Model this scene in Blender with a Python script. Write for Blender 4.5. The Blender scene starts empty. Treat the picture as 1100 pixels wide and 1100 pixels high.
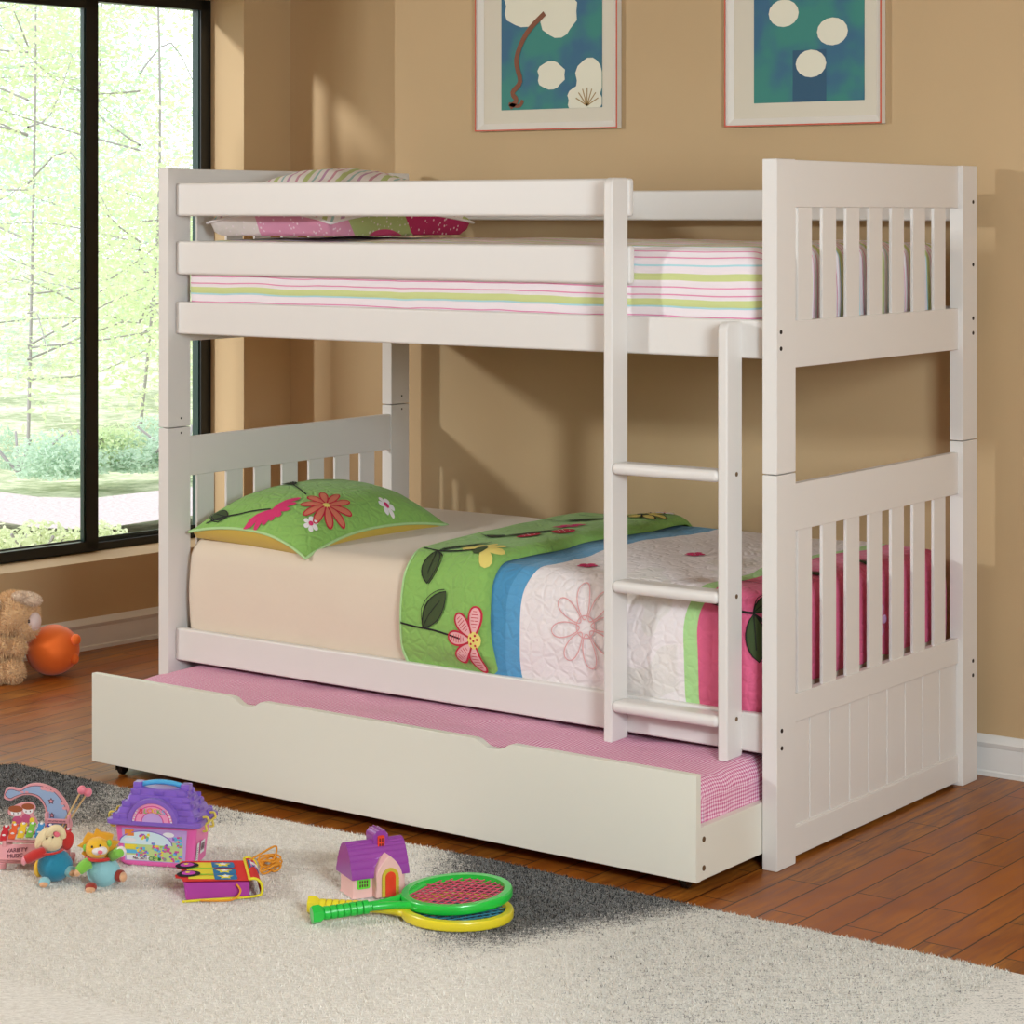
import bpy, bmesh, math, random
import numpy as np
from mathutils import Vector, Matrix, Euler, noise
PI = math.pi
sc = bpy.context.scene
COL = sc.collection
random.seed(7); rng = np.random.default_rng(7)

# ------------------------------------------------------------------ materials
def s2l(c):
    return tuple(((v/255)/12.92 if v/255 <= .04045 else ((v/255+.055)/1.055)**2.4) for v in c)
MATS = {}
def mat(name, rgb, rough=.5, bump=None, metal=0, coat=0, sheen=0, spec=.5, lin=False, sss=0, trans=0):
    if name in MATS: return MATS[name]
    m = bpy.data.materials.new(name); m.use_nodes = True
    nt = m.node_tree; b = nt.nodes['Principled BSDF']
    c = rgb if lin else s2l(rgb)
    b.inputs['Base Color'].default_value = (*c, 1); b.inputs['Roughness'].default_value = rough
    b.inputs['Metallic'].default_value = metal; b.inputs['Coat Weight'].default_value = coat
    b.inputs['Sheen Weight'].default_value = sheen; b.inputs['Specular IOR Level'].default_value = spec
    if sss: b.inputs['Subsurface Weight'].default_value = sss; b.inputs['Subsurface Scale'].default_value = .01
    if bump:
        kind, scale, strg, dist = bump
        tc = nt.nodes.new('ShaderNodeTexCoord')
        if kind == 'noise':
            t = nt.nodes.new('ShaderNodeTexNoise'); t.inputs['Scale'].default_value = scale; t.inputs['Detail'].default_value = 3; out = t.outputs['Fac']
        elif kind == 'quilt':
            t = nt.nodes.new('ShaderNodeTexVoronoi'); t.feature = 'DISTANCE_TO_EDGE'; t.inputs['Scale'].default_value = scale
            mr = nt.nodes.new('ShaderNodeMapRange'); mr.inputs['From Max'].default_value = .22; mr.interpolation_type = 'SMOOTHSTEP'
            nt.links.new(t.outputs['Distance'], mr.inputs['Value'])
            n2 = nt.nodes.new('ShaderNodeTexNoise'); n2.inputs['Scale'].default_value = scale*3
            ad = nt.nodes.new('ShaderNodeMath'); ad.operation = 'ADD'
            nt.links.new(mr.outputs[0], ad.inputs[0]); nt.links.new(n2.outputs['Fac'], ad.inputs[1]); out = ad.outputs[0]
            nt.links.new(tc.outputs['Object'], n2.inputs['Vector'])
        nt.links.new(tc.outputs['Object'], t.inputs['Vector'])
        bp = nt.nodes.new('ShaderNodeBump'); bp.inputs['Strength'].default_value = strg; bp.inputs['Distance'].default_value = dist
        nt.links.new(out, bp.inputs['Height']); nt.links.new(bp.outputs[0], b.inputs['Normal'])
    MATS[name] = m
    return m
class NT:
    """small helper to write node graphs"""
    def __init__(s, m): s.m = m; s.nt = m.node_tree; s.b = s.nt.nodes.get('Principled BSDF')
    def n(s, t, **kw):
        x = s.nt.nodes.new('ShaderNode'+t)
        for k, v in kw.items(): setattr(x, k, v)
        return x
    def put(s, sock, v):
        if isinstance(v, bpy.types.NodeSocket): s.nt.links.new(v, sock)
        else: sock.default_value = v
    def math(s, op, a, b=0, c=0, clamp=False):
        x = s.n('Math', operation=op, use_clamp=clamp); s.put(x.inputs[0], a); s.put(x.inputs[1], b); s.put(x.inputs[2], c); return x.outputs[0]
    def sm(s, v, a, b, lo=0., hi=1.):
        x = s.n('MapRange', interpolation_type='SMOOTHSTEP'); s.put(x.inputs['Value'], v)
        x.inputs['From Min'].default_value = a; x.inputs['From Max'].default_value = b
        x.inputs['To Min'].default_value = lo; x.inputs['To Max'].default_value = hi; return x.outputs[0]
    def noise(s, vec, scale, detail=3, rough=.5, sc3=None):
        if sc3:
            mp = s.n('Mapping'); s.put(mp.inputs['Vector'], vec); mp.inputs['Scale'].default_value = sc3; vec = mp.outputs[0]
        x = s.n('TexNoise'); s.put(x.inputs['Vector'], vec); x.inputs['Scale'].default_value = scale
        x.inputs['Detail'].default_value = detail; x.inputs['Roughness'].default_value = rough; return x.outputs['Fac']
    def mix(s, f, a, b, bt='MIX'):
        x = s.n('Mix', data_type='RGBA', blend_type=bt); s.put(x.inputs[0], f)
        for i, v in ((6, a), (7, b)):
            s.put(x.inputs[i], v if isinstance(v, bpy.types.NodeSocket) else (*v[:3], 1))
        return x.outputs[2]
    def ramp(s, f, stops, const=True):
        x = s.n('ValToRGB'); r = x.color_ramp; r.interpolation = 'CONSTANT' if const else 'LINEAR'
        while len(r.elements) > 1: r.elements.remove(r.elements[-1])
        r.elements[0].position = stops[0][0]; r.elements[0].color = (*stops[0][1], 1)
        for p, c in stops[1:]:
            e = r.elements.new(p); e.color = (*c, 1)
        s.put(x.inputs[0], f); return x.outputs[0]
    def bump(s, h, strg=.3, dist=.01):
        x = s.n('Bump'); x.inputs['Strength'].default_value = strg; x.inputs['Distance'].default_value = dist
        s.put(x.inputs['Height'], h); s.nt.links.new(x.outputs[0], s.b.inputs['Normal'])
    def obj(s): return s.n('TexCoord').outputs['Object']
    def uv(s): return s.n('TexCoord').outputs['UV']
    def xyz(s, v):
        x = s.n('SeparateXYZ'); s.put(x.inputs[0], v); return x.outputs

WHITE = mat('white_paint', (224, 218, 213), .42, ('noise', 60, .03, .002))
TRUN = mat('cream_white_paint', (226, 221, 208), .4, ('noise', 50, .03, .002))
TRIM = mat('white_trim_paint', (226, 222, 218), .4)
STEEL = mat('dark_bolt_metal', (60, 50, 44), .45, metal=.7)
BRONZE = mat('bronze_bolt_metal', (128, 104, 76), .4, metal=.6)
BLACKR = mat('black_rubber', (14, 14, 15), .45)
FRAMEB = mat('black_window_metal', (10, 13, 13), .35)
BROWNM = mat('brown_felt', (122, 70, 48), .9)
# wall
def wallmat():
    m = mat('tan_wall_paint', (192, 166, 128), .75); t = NT(m)
    o = t.obj(); n = t.noise(o, 1.6, 2); f = t.noise(o, 260, 2)
    c = t.mix(t.sm(n, .3, .7), s2l((190, 160, 120)), s2l((195, 165, 125)))
    t.put(t.b.inputs['Base Color'], c); t.bump(f, .05, .001); return m
WALL = wallmat()
def floormat():
    m = mat('wood_plank_floor', (150, 90, 55), .3); t = NT(m)
    o = t.obj(); mp = t.n('Mapping'); t.put(mp.inputs['Vector'], o); mp.inputs['Rotation'].default_value = (0, 0, -PI/2); mp.inputs['Location'].default_value = (.03, .042, 0)
    br = t.n('TexBrick', offset=.37, offset_frequency=2); t.put(br.inputs['Vector'], mp.outputs[0])
    br.inputs['Scale'].default_value = 1; br.inputs['Brick Width'].default_value = .62; br.inputs['Row Height'].default_value = .0925
    br.inputs['Mortar Size'].default_value = .0021; br.inputs['Mortar Smooth'].default_value = .1; br.inputs['Bias'].default_value = 0
    br.inputs['Color1'].default_value = (0, 0, 0, 1); br.inputs['Color2'].default_value = (1, 1, 1, 1); br.inputs['Mortar'].default_value = (.5, .5, .5, 1)
    sep = t.n('SeparateColor'); t.put(sep.inputs[0], br.outputs['Color'])
    g = t.noise(o, 6, 6, .6, (9, .8, 1)); g2 = t.noise(o, 3, 3, .5, (1.5, 1, 1))
    c = t.mix(t.sm(g, .3, .72), s2l((106, 54, 18)), s2l((176, 112, 42)))
    c = t.mix(t.math('MULTIPLY', sep.outputs[0], .7), c, s2l((158, 82, 22)))
    c = t.mix(t.sm(g2, .45, .75, 0, .45), c, s2l((112, 46, 16)))
    c = t.mix(br.outputs['Fac'], c, s2l((52, 30, 20)))
    t.put(t.b.inputs['Base Color'], c); t.b.inputs['Coat Weight'].default_value = .03; t.b.inputs['Coat Roughness'].default_value = .2; t.b.inputs['Specular IOR Level'].default_value = .22
    t.put(t.b.inputs['Roughness'], t.sm(g, .2, .8, .28, .42))
    t.bump(t.math('SUBTRACT', 1, br.outputs['Fac']), .4, .001); return m
FLOOR = floormat()
def rugmat():
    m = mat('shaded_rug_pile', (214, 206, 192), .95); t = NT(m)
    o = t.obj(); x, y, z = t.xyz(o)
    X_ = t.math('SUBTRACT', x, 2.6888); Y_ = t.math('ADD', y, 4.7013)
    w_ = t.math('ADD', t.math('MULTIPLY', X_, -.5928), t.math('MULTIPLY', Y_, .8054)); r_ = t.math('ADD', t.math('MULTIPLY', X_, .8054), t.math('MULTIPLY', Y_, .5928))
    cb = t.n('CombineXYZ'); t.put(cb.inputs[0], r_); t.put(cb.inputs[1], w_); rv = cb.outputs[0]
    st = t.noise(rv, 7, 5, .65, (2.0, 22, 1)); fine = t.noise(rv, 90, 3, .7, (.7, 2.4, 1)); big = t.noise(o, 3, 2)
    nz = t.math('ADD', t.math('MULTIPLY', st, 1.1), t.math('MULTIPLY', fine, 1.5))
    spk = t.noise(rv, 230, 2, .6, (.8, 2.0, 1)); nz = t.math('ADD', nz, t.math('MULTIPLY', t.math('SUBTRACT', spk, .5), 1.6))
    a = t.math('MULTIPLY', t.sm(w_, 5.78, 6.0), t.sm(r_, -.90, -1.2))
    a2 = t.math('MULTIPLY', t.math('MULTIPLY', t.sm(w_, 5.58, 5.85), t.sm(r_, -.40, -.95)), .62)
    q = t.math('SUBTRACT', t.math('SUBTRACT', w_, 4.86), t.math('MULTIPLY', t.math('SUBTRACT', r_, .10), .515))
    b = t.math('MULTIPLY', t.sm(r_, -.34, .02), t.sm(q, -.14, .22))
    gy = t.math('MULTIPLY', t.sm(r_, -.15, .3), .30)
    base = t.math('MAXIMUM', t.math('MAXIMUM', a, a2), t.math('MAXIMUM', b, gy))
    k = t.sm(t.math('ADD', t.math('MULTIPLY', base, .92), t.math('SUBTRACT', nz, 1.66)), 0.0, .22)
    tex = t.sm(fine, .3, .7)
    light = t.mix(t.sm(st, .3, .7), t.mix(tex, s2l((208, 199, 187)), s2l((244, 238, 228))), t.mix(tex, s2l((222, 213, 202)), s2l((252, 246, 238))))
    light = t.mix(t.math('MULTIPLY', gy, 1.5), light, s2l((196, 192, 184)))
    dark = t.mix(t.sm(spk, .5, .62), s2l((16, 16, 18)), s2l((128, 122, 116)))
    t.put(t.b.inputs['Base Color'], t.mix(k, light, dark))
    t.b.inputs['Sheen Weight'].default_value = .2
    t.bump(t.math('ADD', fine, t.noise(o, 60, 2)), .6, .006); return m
RUG = rugmat()

# ------------------------------------------------------------------ mesh helpers
def TM(loc=(0, 0, 0), rot=(0, 0, 0), s=(1, 1, 1)):
    if not hasattr(s, '__len__'): s = (s, s, s)
    return Matrix.Translation(loc) @ Euler(rot).to_matrix().to_4x4() @ Matrix.Diagonal((*s, 1))
def merge(bm, t, M=None, mi=0):
    if M is not None: bmesh.ops.transform(t, matrix=M, verts=t.verts)
    base = {}
    for v in t.verts: base[v] = bm.verts.new(v.co)
    for f in t.faces:
        try: g = bm.faces.new([base[v] for v in f.verts]); g.material_index = mi if mi is not None else f.material_index; g.smooth = f.smooth
        except ValueError: pass
    t.free()
def box(bm, x0, x1, y0, y1, z0, z1, bev=0, mi=0, M=None, seg=2):
    t = bmesh.new(); bmesh.ops.create_cube(t, size=1)
    bmesh.ops.transform(t, matrix=TM(((x0+x1)/2, (y0+y1)/2, (z0+z1)/2), s=(x1-x0, y1-y0, z1-z0)), verts=t.verts)
    if bev: bmesh.ops.bevel(t, geom=t.edges[:], offset=bev, segments=seg, profile=.5, affect='EDGES')
    merge(bm, t, M, mi)
def prism(bm, poly, h0, h1, M=None, mi=0, bev=0):
    """polygon in local xy, from z=h0 to h1"""
    t = bmesh.new(); vs = [t.verts.new((x, y, h0)) for x, y in poly]; f = t.faces.new(vs)
    r = bmesh.ops.extrude_face_region(t, geom=[f]); bmesh.ops.translate(t, verts=[g for g in r['geom'] if isinstance(g, bmesh.types.BMVert)], vec=(0, 0, h1-h0))
    bmesh.ops.recalc_face_normals(t, faces=t.faces)
    if bev: bmesh.ops.bevel(t, geom=[e for e in t.edges if abs(e.verts[0].co.z-e.verts[1].co.z) < 1e-6], offset=bev, segments=2, profile=.5, affect='EDGES')
    merge(bm, t, M, mi)
XZ = Euler((PI/2, 0, 0)).to_matrix().to_4x4()       # prism drawn in xz, thickness toward -y
def lathe(bm, prof, n=24, M=None, mi=0):
    t = bmesh.new(); rings = []
    for r, z in prof:
        if r < 1e-6: rings.append([t.verts.new((0, 0, z))])
        else: rings.append([t.verts.new((r*math.cos(2*PI*i/n), r*math.sin(2*PI*i/n), z)) for i in range(n)])
    for a, b in zip(rings, rings[1:]):
        for i in range(n):
            j = (i+1) % n
            if len(a) == 1 and len(b) == 1: continue
            if len(a) == 1: t.faces.new((a[0], b[j], b[i]))
            elif len(b) == 1: t.faces.new((a[i], a[j], b[0]))
            else: t.faces.new((a[i], a[j], b[j], b[i]))
    bmesh.ops.recalc_face_normals(t, faces=t.faces); merge(bm, t, M, mi)
def cyl(bm, r, z0, z1, M=None, mi=0, n=20, b=0):
    p = [(0, z0), (r-b, z0)] + ([(r, z0+b), (r, z1-b)] if b else [(r, z0)][:0]+[(r, z1)][:0]) + [(r-b, z1), (0, z1)]
    lathe(bm, p, n, M, mi)
def tube(bm, pts, r, n=10, mi=0, closed=False, M=None, flat=1.0, cap=True):
    t = bmesh.new(); pts = [Vector(p) for p in pts]; N = len(pts)
    rad = r if hasattr(r, '__len__') else [r]*N
    rings = []; up = None
    for i, p in enumerate(pts):
        a = pts[(i-1) % N] if (closed or i > 0) else p; b = pts[(i+1) % N] if (closed or i < N-1) else p
        d = (b-a).normalized()
        if up is None: up = Vector((0, 0, 1)) if abs(d.z) < .9 else Vector((0, 1, 0))
        s = d.cross(up)
        if s.length < 1e-5: s = d.orthogonal()
        s.normalize(); u2 = s.cross(d).normalized(); up = u2
        rings.append([t.verts.new(p + (s*math.cos(2*PI*k/n) + u2*math.sin(2*PI*k/n)*flat)*rad[i]) for k in range(n)])
    for i in range(N if closed else N-1):
        a, b = rings[i], rings[(i+1) % N]
        for k in range(n): t.faces.new((a[k], a[(k+1) % n], b[(k+1) % n], b[k]))
    if not closed and cap:
        for ring, p, q in ((rings[0], pts[0], pts[1]), (rings[-1], pts[-1], pts[-2])):
            c = t.verts.new(p+(p-q).normalized()*rad[0]*.45)
            for k in range(n): t.faces.new((ring[k], ring[(k+1) % n], c))
    bmesh.ops.recalc_face_normals(t, faces=t.faces); merge(bm, t, M, mi)
def ell(bm, c, r, rot=(0, 0, 0), mi=0, n=20, amp=0, freq=20, p=1):
    t = bmesh.new(); bmesh.ops.create_uvsphere(t, u_segments=n, v_segments=max(8, int(n*.7)), radius=1)
    for v in t.verts:
        k = 1+amp*noise.noise(v.co*freq*.1+Vector(c)*9) if amp else 1
        v.co = Vector([math.copysign(abs(q)**p, q) for q in v.co])*k
    merge(bm, t, TM(c, rot, r), mi)
def sweep_arc(cx, cy, r0, r1, a0, a1, n=16):
    """ring sector polygon"""
    o = [(cx+r1*math.cos(a0+(a1-a0)*i/n), cy+r1*math.sin(a0+(a1-a0)*i/n)) for i in range(n+1)]
    return o + [(cx+r0*math.cos(a1+(a0-a1)*i/n), cy+r0*math.sin(a1+(a0-a1)*i/n)) for i in range(n+1)]
def spline(pts, n=8, closed=False):
    P = [Vector((*p, 0)) if len(p) == 2 else Vector(p) for p in pts]; out = []; N = len(P)
    for i in range(N if closed else N-1):
        a, b, c, d = (P[(i-1) % N] if closed or i > 0 else P[0]), P[i], P[(i+1) % N], (P[(i+2) % N] if closed or i+2 < N else P[-1])
        for k in range(n):
            t = k/n; out.append(.5*((2*b)+(c-a)*t+(2*a-5*b+4*c-d)*t*t+(-a+3*b-3*c+d)*t**3))
    if not closed: out.append(P[-1])
    return [tuple(v[:len(pts[0])]) for v in out]
def obj(name, bm, mats, parent=None, smooth=40, uvs=None, world=False):
    me = bpy.data.meshes.new(name)
    if world and parent is not None:
        bmesh.ops.translate(bm, verts=bm.verts, vec=-Vector(parent_loc(parent)))
    bm.to_mesh(me); bm.free()
    for m in (mats if isinstance(mats, (list, tuple)) else [mats]): me.materials.append(m)
    if smooth:
        me.polygons.foreach_set('use_smooth', [True]*len(me.polygons))
        if smooth < 180: me.set_sharp_from_angle(angle=math.radians(smooth))
    o = bpy.data.objects.new(name, me); COL.objects.link(o); o.parent = parent
    if 0 < smooth < 180:
        wn = o.modifiers.new('weighted_normals', 'WEIGHTED_NORMAL'); wn.keep_sharp = True; wn.weight = 80
    return o
def parent_loc(p):
    l = Vector((0, 0, 0))
    while p is not None: l += p.location; p = p.parent
    return l
def tag(o, label, cat, group=None, kind=None):
    o['label'] = label; o['category'] = cat
    if group: o['group'] = group
    if kind: o['kind'] = kind
    return o
def thing(name, label, cat, loc=(0, 0, 0), rotz=0, group=None):
    o = bpy.data.objects.new(name, None); COL.objects.link(o); o.empty_display_size = .05
    o.location = loc; o.rotation_euler = (0, 0, rotz); return tag(o, label, cat, group)
def struct(name, bm, m, parent=None, smooth=30):
    o = obj(name, bm, m, parent, smooth)
    if parent is None: o['kind'] = 'structure'
    return o
def text(name, s, size, m, parent, M, depth=.0005):
    cu = bpy.data.curves.new('t', 'FONT'); cu.body = s; cu.size = size; cu.extrude = depth; cu.align_x = 'CENTER'; cu.align_y = 'CENTER'
    to = bpy.data.objects.new('t', cu); COL.objects.link(to)
    dg = bpy.context.evaluated_depsgraph_get(); me = bpy.data.meshes.new_from_object(to.evaluated_get(dg))
    bpy.data.objects.remove(to); bpy.data.curves.remove(cu)
    me.transform(M); me.materials.clear(); me.materials.append(m); me.name = name
    o = bpy.data.objects.new(name, me); COL.objects.link(o); o.parent = parent; return o

# decals: flat shapes drawn in (a,b) surface coordinates, mapped by S(a,b,off)
def blob(bm, S, poly, c, off, mi, rings=3):
    prev = None; n = len(poly); cv = bm.verts.new(S(c[0], c[1], off))
    for k in range(1, rings+1):
        f = k/rings; ring = [bm.verts.new(S(c[0]+(p[0]-c[0])*f, c[1]+(p[1]-c[1])*f, off if k < rings else off*.7)) for p in poly]
        for i in range(n):
            j = (i+1) % n
            fc = bm.faces.new((cv, ring[i], ring[j])) if prev is None else bm.faces.new((prev[i], ring[i], ring[j], prev[j]))
            fc.material_index = mi; fc.smooth = True
        prev = ring
def line(bm, S, pts, w, off, mi, closed=False, n=4):
    pts = spline(pts, n, closed) if n > 1 else pts
    N = len(pts); L = []
    for i in range(N):
        a = Vector(pts[(i-1) % N] if closed or i else pts[0]); b = Vector(pts[(i+1) % N] if closed or i < N-1 else pts[-1])
        d = (b-a).normalized(); q = Vector((-d.y, d.x))*w/2; p = Vector(pts[i])
        L.append((bm.verts.new(S(*(p+q), off)), bm.verts.new(S(*(p-q), off))))
    for i in range(N if closed else N-1):
        a, b = L[i], L[(i+1) % N]; f = bm.faces.new((a[0], a[1], b[1], b[0])); f.material_index = mi; f.smooth = True
def petal(c, ang, l, w, n=12, r0=.0):
    P = []
    for i in range(n):
        t = 2*PI*i/n; x = r0+l/2-l/2*math.cos(t); y = w/2*math.sin(t)*(.55+.45*(x-r0)/l)*1.25
        P.append((c[0]+x*math.cos(ang)-y*math.sin(ang), c[1]+x*math.sin(ang)+y*math.cos(ang)))
    return P
def flower(bm, S, c, R, n, mfill, mout=None, mcen=None, a0=0, wid=.55, off=.0012, rc=.2, skip=(), lw=.0035, asp=1):
    S2 = (lambda a, b, o: S(c[0]+(a-c[0])*asp, b, o))
    for k in range(n):
        if k in skip: continue
        a = a0+2*PI*k/n; P = petal(c, a, R*(1-rc*.6), R*wid, r0=R*rc*.6)
        cc = (c[0]+R*.6*math.cos(a), c[1]+R*.6*math.sin(a))
        if mfill is not None: blob(bm, S2, P, cc, off, mfill)
        if mout is not None: line(bm, S2, P, lw, off*1.6, mout, True, 2)
    if mcen is not None: blob(bm, S2, [(c[0]+R*rc*math.cos(t*PI/6), c[1]+R*rc*math.sin(t*PI/6)) for t in range(12)], c, off*2, mcen, 2)
def leaf(bm, S, base, ang, l, w, mfill, mout, off=.0012, lw=.003, side_outline=True):
    def L(t, s, dx=0): 
        x = l*t; y = s*w/2*math.sin(PI*t)**.8+dx; return (base[0]+x*math.cos(ang)-y*math.sin(ang), base[1]+x*math.sin(ang)+y*math.cos(ang))
    P = [L(i/8, 1) for i in range(9)]+[L(i/8, -1) for i in range(7, 0, -1)]
    blob(bm, S, P, L(.5, 0), off, mfill, 3); line(bm, S, P, lw, off*1.5, mout, True, 1)
    line(bm, S, [L(.0, 0), L(.4, .1), L(.75, -.05)], lw*.7, off*1.8, mout)
    if side_outline: line(bm, S, [L(0, 1)]+[L(i/8, 1, w*.14) for i in range(2, 8)]+[L(1, 1, w*.12)], lw*.7, off*1.5, mout)  # second stitched line along one side of the leaf
def dot(bm, S, c, r, off, mi, n=8):
    blob(bm, S, [(c[0]+r*math.cos(2*PI*i/n), c[1]+r*math.sin(2*PI*i/n)) for i in range(n)], c, off, mi, 1)

# ------------------------------------------------------------------ the room
WA = math.radians(6); D2 = Vector((math.sin(WA), math.cos(WA), 0)); N2 = Vector((math.cos(WA), -math.sin(WA), 0))
MW = Matrix(((D2.x, -N2.x, 0, -3.325), (D2.y, -N2.y, 0, 1.12), (0, 0, 1, 0), (0, 0, 0, 1)))    # x: along wall, y: outward, z: up
YB, YR, CZ = 1.165, 1.917, 2.62
bm = bmesh.new(); box(bm, -3.52, 3.7, -5.5, 2.05, -.06, 0); box(bm, -4.5, -3.52, -5.5, -.56, -.06, 0); struct('floor', bm, FLOOR, smooth=0)
bm = bmesh.new(); box(bm, -3.55, 3.7, -.56, 2.05, CZ, CZ+.1); box(bm, -4.5, 3.7, -5.5, -.56, CZ, CZ+.1); struct('ceiling', bm, mat('ceiling_paint', (225, 218, 205), .9), smooth=0)
bm = bmesh.new(); box(bm, -2.108, 3.7, YB, YR+.12, 0, CZ); struct('wall_back', bm, WALL, smooth=0)
bm = bmesh.new(); box(bm, -3.42, -2.108, YR, YR+.12, 0, CZ); struct('wall_alcove', bm, WALL, smooth=0)
bm = bmesh.new(); box(bm, 3.6, 3.7, -5.4, YB, 0, CZ); struct('unseen_wall_right', bm, WALL, smooth=0)  # unseen wall, added to control the light on the bed's end
bm = bmesh.new(); box(bm, -4.5, 3.7, -5.5, -5.4, 0, CZ); struct('unseen_wall_front', bm, WALL, smooth=0)  # added out of view so that the ambient light becomes warm bounce
bm = bmesh.new(); box(bm, -4.6, -4.5, -5.5, -.56, 0, CZ); box(bm, -4.5, -3.50, -.66, -.56, 0, CZ); struct('unseen_wall_left_front', bm, WALL, smooth=0)  # added out of view for warm bounce; stub cut back to pass the key
SE, SL, ZS, ZT = .565, -1.4, .31, 2.36
bm = bmesh.new()
box(bm, -1.7, .815, 0, .24, 0, ZS, M=MW); box(bm, SE, .815, 0, .24, ZS, CZ, M=MW)
box(bm, -1.7, SL, 0, .24, ZS, CZ, M=MW); box(bm, SL, SE, 0, .24, ZT, CZ, M=MW)
struct('wall_left', bm, WALL, smooth=0)
def basebd(name, x0, x1, M):
    prof = [(0, 0), (.016, 0), (.016, .012), (.013, .016), (.013, .078), (.016, .083), (.019, .092), (.013, .099), (.010, .106), (.004, .112), (0, .112)]
    bm = bmesh.new(); t = bmesh.new()
    a = [t.verts.new((x0, -p, z)) for p, z in prof]; b = [t.verts.new((x1, -p, z)) for p, z in prof]
    for i in range(len(prof)):
        j = (i+1) % len(prof); t.faces.new((a[i], b[i], b[j], a[j]))
    t.faces.new(a); t.faces.new(b[::-1]); bmesh.ops.recalc_face_normals(t, faces=t.faces); merge(bm, t, M)
    return struct(name, bm, TRIM)
basebd('baseboard_back', -2.108, 3.6, TM((0, YB, 0)))
basebd('baseboard_left', -1.7, .78, MW)
basebd('baseboard_alcove', -3.2, -2.108, TM((0, YR, 0)))
# window: outer frame, sliding sash, glass
bm = bmesh.new()
for a in ((SL, SE, ZS, ZS+.03), (SL, SE, ZT-.04, ZT), (SE-.05, SE, ZS, ZT), (SL, SL+.05, ZS, ZT)): box(bm, a[0], a[1], .19, .24, a[2], a[3], .002, M=MW)
win = struct('window_1', bm, FRAMEB)
bm = bmesh.new()
for a in ((-1.0, .017, ZS+.004, ZS+.042), (-1.0, .017, ZT-.07, ZT-.03), (-.041, .017, ZS+.01, ZT-.03), (-1.0, -.94, ZS+.01, ZT-.03)): box(bm, a[0], a[1], .172, .2, a[2], a[3], .003, M=MW)
obj('window_sash', bm, FRAMEB, win)
bm = bmesh.new(); box(bm, SL+.04, SE-.04, .212, .218, ZS+.028, ZS+.046, M=MW); obj('window_track', bm, mat('grey_track_metal', (60, 70, 74), .35, metal=.6), win)
bm = bmesh.new(); box(bm, -.0475, -.0412, .176, .196, ZS+.042, ZT-.07, M=MW); box(bm, SE-.055, SE-.0502, .2, .235, ZS+.03, ZT-.04, M=MW)
obj('reflection_strip', bm, mat('teal_reflection_paint', (4, 44, 36), .3), win)  # added strips, their teal colour stands in for a reflection in the glass
gm = bpy.data.materials.new('window_glass'); gm.use_nodes = True; t = NT(gm); t.nt.nodes.remove(t.b)
tr = t.n('BsdfTransparent'); tr.inputs[0].default_value = (.99, 1, .995, 1); gl = t.n('BsdfGlossy'); gl.inputs['Roughness'].default_value = .02
mx = t.n('MixShader'); mx.inputs[0].default_value = .04; t.nt.links.new(tr.outputs[0], mx.inputs[1]); t.nt.links.new(gl.outputs[0], mx.inputs[2])
t.nt.links.new(mx.outputs[0], t.nt.nodes['Material Output'].inputs[0])
bm = bmesh.new(); box(bm, -.95, -.035, .184, .188, ZS+.035, ZT-.06, M=MW); obj('window_pane', bm, gm, win, 0)
bm = bmesh.new(); box(bm, -.02, SE-.045, .225, .229, ZS+.025, ZT-.035, M=MW); obj('window_pane', bm, gm, win, 0)

# ------------------------------------------------------------------ bunk bed
L, W, H, TX, TY = 2.03, 1.095, 1.674, .04, .091
bed = thing('bunk_bed', 'white painted wooden twin bunk bed with slatted ends and a front ladder', 'bunk bed')
def end_panel(name, x0, sgn, zs, upper):
    """x0: outer face x, sgn: direction of inside (-1 for the right end)"""
    def X(a, b): return (x0+sgn*a, x0+sgn*b) if sgn > 0 else (x0-b, x0-a)
    bm = bmesh.new(); r0, r1 = X(.014, .035)
    for z0, z1 in zs: box(bm, r0, r1, TY-.004, W-TY+.004, z0, z1, .0025)
    if not upper:
        p0, p1 = X(.019, .031); n = 9; g = .0035; w = (W-2*TY)/n
        q0, q1 = X(.0225, .030); box(bm, q0, q1, TY, W-TY, .075, .335)
        for i in range(n): box(bm, p0, p1, TY+i*w+g/2, TY+(i+1)*w-g/2, .07, .334, .0022)
        bv0, bv1 = X(.0155, .0225); box(bm, bv0, bv1, TY, W-TY, .078, .084, .002)
    e = obj(name, bm, WHITE, bed)
    for y in (0, W-TY):
        bm = bmesh.new(); box(bm, x0 if sgn > 0 else x0-TX, x0+TX if sgn > 0 else x0, y, y+TY, *((.9315, H) if upper else (0, .9295)), .003)
        obj('bed_post', bm, WHITE, e)
    s0, s1 = X(.018, .027)
    za, zb = (1.289, 1.560) if upper else (.398, .787)
    for k in range(7):
        y = .1325+.1222*k; bm = bmesh.new(); box(bm, s0, s1, y, y+.070, za-.006, zb+.006, .002); obj('slat', bm, WHITE, e)
    return e
FU = end_panel('upper_footboard', 0, -1, [(1.560, H-.001), (1.177, 1.289)], True)
FL = end_panel('lower_footboard', 0, -1, [(.787, .900), (.329, .398), (.010, .080)], False)
HU = end_panel('upper_headboard', -L, 1, [(1.560, H-.001), (1.177, 1.289)], True)
HL = end_panel('lower_headboard', -L, 1, [(.787, .900), (.329, .398), (.010, .080)], False)
def bolt(par, p, r=.0052, m=STEEL, ax='x'):
    bm = bmesh.new(); M = TM(p, (0, PI/2, 0)) if ax == 'x' else TM(p)
    lathe(bm, [(0, -.001), (r, -.001), (r, .0012), (r*.72, .0016), (r*.66, .0006), (0, .0006)], 14, M); obj('bolt', bm, m, par)
for z in (1.266, 1.227): bolt(FU, (0, .019, z))
for z in (1.576, 1.406, 1.260, 1.220): bolt(FU, (0, 1.067, z))
for z in (.328, .287): bolt(FL, (0, .023, z))
for z in (.329, .290): bolt(FL, (0, 1.066, z))
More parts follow.
